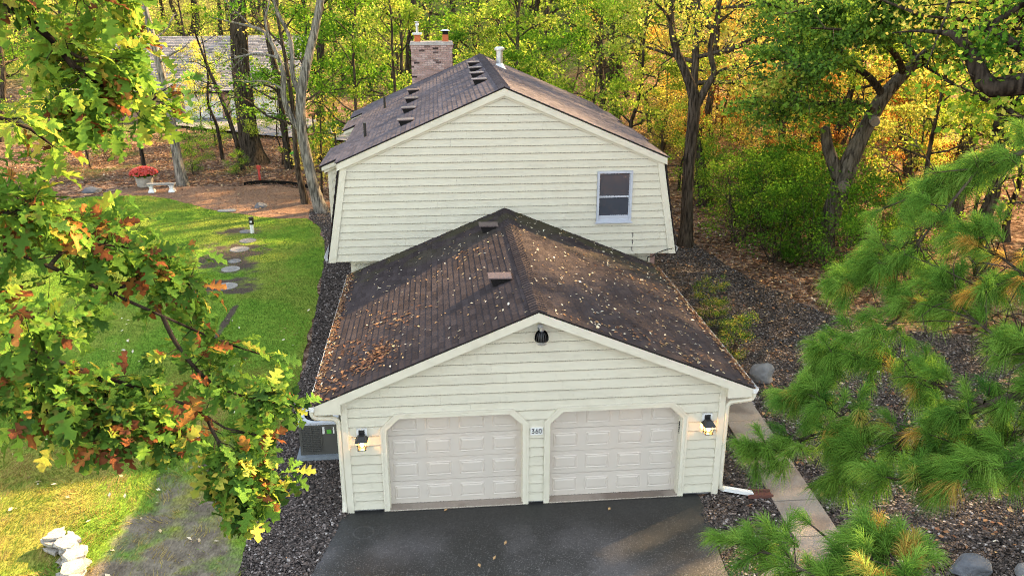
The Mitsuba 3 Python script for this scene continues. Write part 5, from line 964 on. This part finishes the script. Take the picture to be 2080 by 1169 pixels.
# ---------------------------------------------------------------- foreground white pine, right
pn = thing('white_pine', 'white pine with long soft needles filling the right foreground', 'tree'); rng = R(130)
PL = [P4([(5.0, -11.2, 9.0), (3.6, -10.9, 9.55), (2.77, -10.73, 9.62), (2.28, -10.44, 9.45), (1.82, -10.37, 9.26), (1.62, -10.25, 9.14), (1.41, -10.04, 8.94), (1.19, -9.84, 8.76)], .03, .005), P4([(1.62, -10.25, 9.14), (1.36, -10.29, 8.8), (1.21, -10.27, 8.56), (1.04, -10.11, 8.38), (.89, -9.95, 8.26)], .010, .003), P4([(5.0, -11.2, 8.2), (3.6, -11.3, 8.8), (2.53, -11.2, 8.93), (1.98, -11.0, 8.83), (1.6, -10.88, 8.62), (1.34, -10.76, 8.46), (1.13, -10.55, 8.32), (.94, -10.37, 8.19)], .03, .004),
      P4([(5.0, -11.2, 7.4), (3.4, -11.8, 8.5), (2.08, -11.79, 8.54), (1.63, -11.6, 8.31), (1.32, -11.43, 8.11), (1.16, -11.35, 8.04), (1.08, -11.24, 7.88), (.92, -11.09, 7.71), (.72, -10.9, 7.62), (.5, -10.71, 7.52), (.37, -10.59, 7.39)], .036, .004), P4([(1.16, -11.35, 8.04), (1.1, -11.18, 8.01), (1.07, -10.92, 7.98), (.98, -10.62, 7.95), (.82, -10.41, 7.93)], .014, .004), P4([(1.63, -11.6, 8.31), (1.42, -11.15, 8.29), (1.32, -10.91, 8.36), (1.25, -10.55, 8.52)], .014, .004),
      P4([(.72, -10.9, 7.62), (.65, -10.71, 7.66), (.54, -10.5, 7.7), (.43, -10.38, 7.61)], .009, .003), P4([(.5, -10.71, 7.52), (.26, -10.68, 7.38), (.15, -10.64, 7.36)], .006, .003), P4([(3.0, -11.8, 8.4), (1.9, -12.0, 8.3), (1.41, -11.95, 8.11), (1.11, -11.79, 7.94), (.88, -11.69, 7.81), (.7, -11.52, 7.67), (.54, -11.33, 7.61)], .016, .003), P4([(5, -11.4, 6.6), (3, -13.2, 7.4), (.97, -13.24, 7.64), (.62, -12.93, 7.72), (.21, -12.59, 7.7), (.08, -12.24, 7.66), (.03, -11.94, 7.65), (-.03, -11.78, 7.65)], .02, .004),
      P4([(.21, -12.59, 7.7), (-.09, -12.3, 7.64), (-.24, -12.09, 7.63), (-.34, -11.93, 7.6), (-.47, -11.78, 7.56)], .008, .003), P4([(.21, -12.59, 7.7), (.2, -12.26, 7.73), (.19, -12.01, 7.68)], .007, .003), P4([(1.63, -11.6, 8.31), (1.36, -11.45, 7.89), (1.17, -11.39, 7.74), (.97, -11.29, 7.66)], .012, .003), P4([(1.6, -10.88, 8.62), (1.49, -10.64, 8.73), (1.4, -10.44, 8.78)], .009, .003), P4([(1.13, -10.55, 8.32), (.96, -10.43, 8.08), (.81, -10.28, 7.95), (.68, -10.31, 7.75)], .008, .003), P4([(.92, -11.09, 7.71), (.78, -11.12, 7.53), (.62, -10.98, 7.39), (.51, -10.97, 7.32)], .008, .003)]
trunk = P4([(5.3, -11.2, -.2), (5.2, -11.2, 5), (5.0, -11.2, 9), (5.0, -11.2, 14)], .26, .08); wood('trunk', pn, [trunk], .5, 12, 14)
wood('branches', pn, PL, .35, 7, 22)
shoots = []
for p in PL:
    sp = smooth_path(p, 30); big = p[0][3] > .013; L = np.linalg.norm(np.diff(sp[:, :3], axis=0), axis=1).sum()
    for j in range(int(((16 if big else 10) + L * (20 if big else 28)) * (.62 if p[-1][2] < 7.67 and p[0][1] < -12.4 else 1))):
        k = int(rng.uniform(.45 if p[0][3] > .015 else .2, 1) * 28); d = unit(sp[k + 1, :3] - sp[k, :3]); e = unit(d * .8 + rng.normal(0, .5, 3) + [.05, .08, .05]); l = rng.uniform(.07, .34) * (1.05 - .62 * k / 28)
        a = sp[k, :3]; b = a + e * l * .5 + rng.normal(0, .02, 3); c = a + e * l + np.array([0, 0, .02]); shoots.append((a, b, c, unit(c - b)))
        if rng.random() < .55: e2 = unit(e * .6 + rng.normal(0, .5, 3)); shoots.append((b, b + e2 * .06, b + e2 * .13, e2))
    d = unit(sp[-1, :3] - sp[-4, :3]); shoots.append((sp[-3, :3], sp[-1, :3], sp[-1, :3] + d * .03, d))
put('twigs', twig_mesh([s[:3] for s in shoots], .0042), 'mat_bark', pn, uv=np.tile([.2, .5], (len(shoots) * 12, 1)), kind='stuff')
bare = np.vstack([twigs([PL[k] for k in (0, 2, 3, 5, 12)], 26, .42, rng, .7, -.1, .25), twigs([PL[k] for k in (0, 1, 2, 3, 4, 8)], 12, .3, rng, .8, .0, .3)])
fine = twigs([[(*q[0], .01), (*q[1], .01), (*q[2], .01)] for q in bare[::2]], 2, .16, rng, .8, 0, .3)
put('bare_twigs', twig_mesh(list(bare) + list(fine), .0048), 'mat_bark', pn, uv=np.tile([.25, .5], ((len(bare) + len(fine)) * 12, 1)), kind='stuff', label='dark bare inner twigs')
def tuft(c, d, rng, n=130):
    s = rng.random(n) ** .8; base = c - d * (s * .10)[:, None]; r = rng.normal(size=(n, 3)); r = unit(r - (r @ d)[:, None] * d)
    ang = rng.uniform(.12, .72, n) + s * .35; v = unit(d * np.cos(ang)[:, None] + r * np.sin(ang)[:, None]); l = rng.uniform(.085, .13, n)[:, None]
    tip = base + v * l + np.array([0, 0, -1.0]) * (l * l * 3.2); mid = base + v * l * .5; w = unit(np.cross(v, rng.normal(size=(n, 3)))) * .0011
    V = np.stack([base - w * .7, base + w * .7, mid - w, mid + w, tip], 1).reshape(-1, 3); F = (np.array([[0, 1, 3], [0, 3, 2], [2, 3, 4]])[None] + 5 * np.arange(n)[:, None, None]).reshape(-1, 3)
    return V, F
T_ = []
for a, b, c, d in shoots:
    inner = np.clip((c[0] - 1.0) / 1.2, 0, 1); dead = rng.random() < .05 + .16 * inner and c[2] < 9.0
    if rng.random() < .22 * inner: continue
    n = int(rng.integers(140, 200)); V, F = tuft(c, d, rng, n); hue = rng.uniform(.84, 1) if dead else np.clip(rng.normal(.45, .13), 0, .78)
    uv = np.c_[np.repeat(np.clip(hue + rng.normal(0, .05, n), 0, 1), 5), np.repeat(rng.random(n), 5)]; T_.append((np.linalg.norm(c - CAM), c, V, F, uv))
T_.sort(key=lambda t: (not in_view(t[1]), t[0]))
for d, c, V, F, uv in T_[:220]: put('needle_tuft', (V, F), 'mat_needle', pn, uv=uv)
mb = MB()
for d, c, V, F, uv in T_[220:]: mb.add(V, F, uv)
put('needles', mb, 'mat_needle', pn, kind='stuff')

# ---------------------------------------------------------------- labels: alike things are told apart by their order from the left
from collections import defaultdict
byl = defaultdict(list)
for k, d in labels.items():
    if 'category' in d and '__' not in k: byl[d['label']].append(k)
WORDS = ['leftmost', 'second from left', 'third from left', 'fourth from left', 'fifth from left', 'sixth from left', 'seventh from left', 'eighth from left', 'ninth from left', 'tenth from left', 'eleventh from left', 'twelfth from left', 'thirteenth from left', 'fourteenth from left', 'fifteenth from left', 'sixteenth from left', 'seventeenth from left', 'eighteenth from left']
def place_of(k):
    d = scene.get(k) or scene.get(k + '__trunk') or next(v for q, v in scene.items() if q.startswith(k + '__')); m = np.array(T(d['to_world']).matrix)[:3, 3] if 'to_world' in d else meshkit.WRITTEN[d['filename']][0].mean(0)
    return m
for lb, ks in byl.items():
    seen = [k for k in ks if in_view(place_of(k)) or in_view(place_of(k) + [0, 0, 5])]
    if len(ks) < 2 or len(seen) < 2: continue
    seen.sort(key=lambda k: ((place_of(k) - CAM) @ np.cross(FWD, UPV)) / ((place_of(k) - CAM) @ FWD))
    for i, k in enumerate(seen): labels[k]['label'] = lb + ', ' + (WORDS[i] if i < len(WORDS) else 'far right')
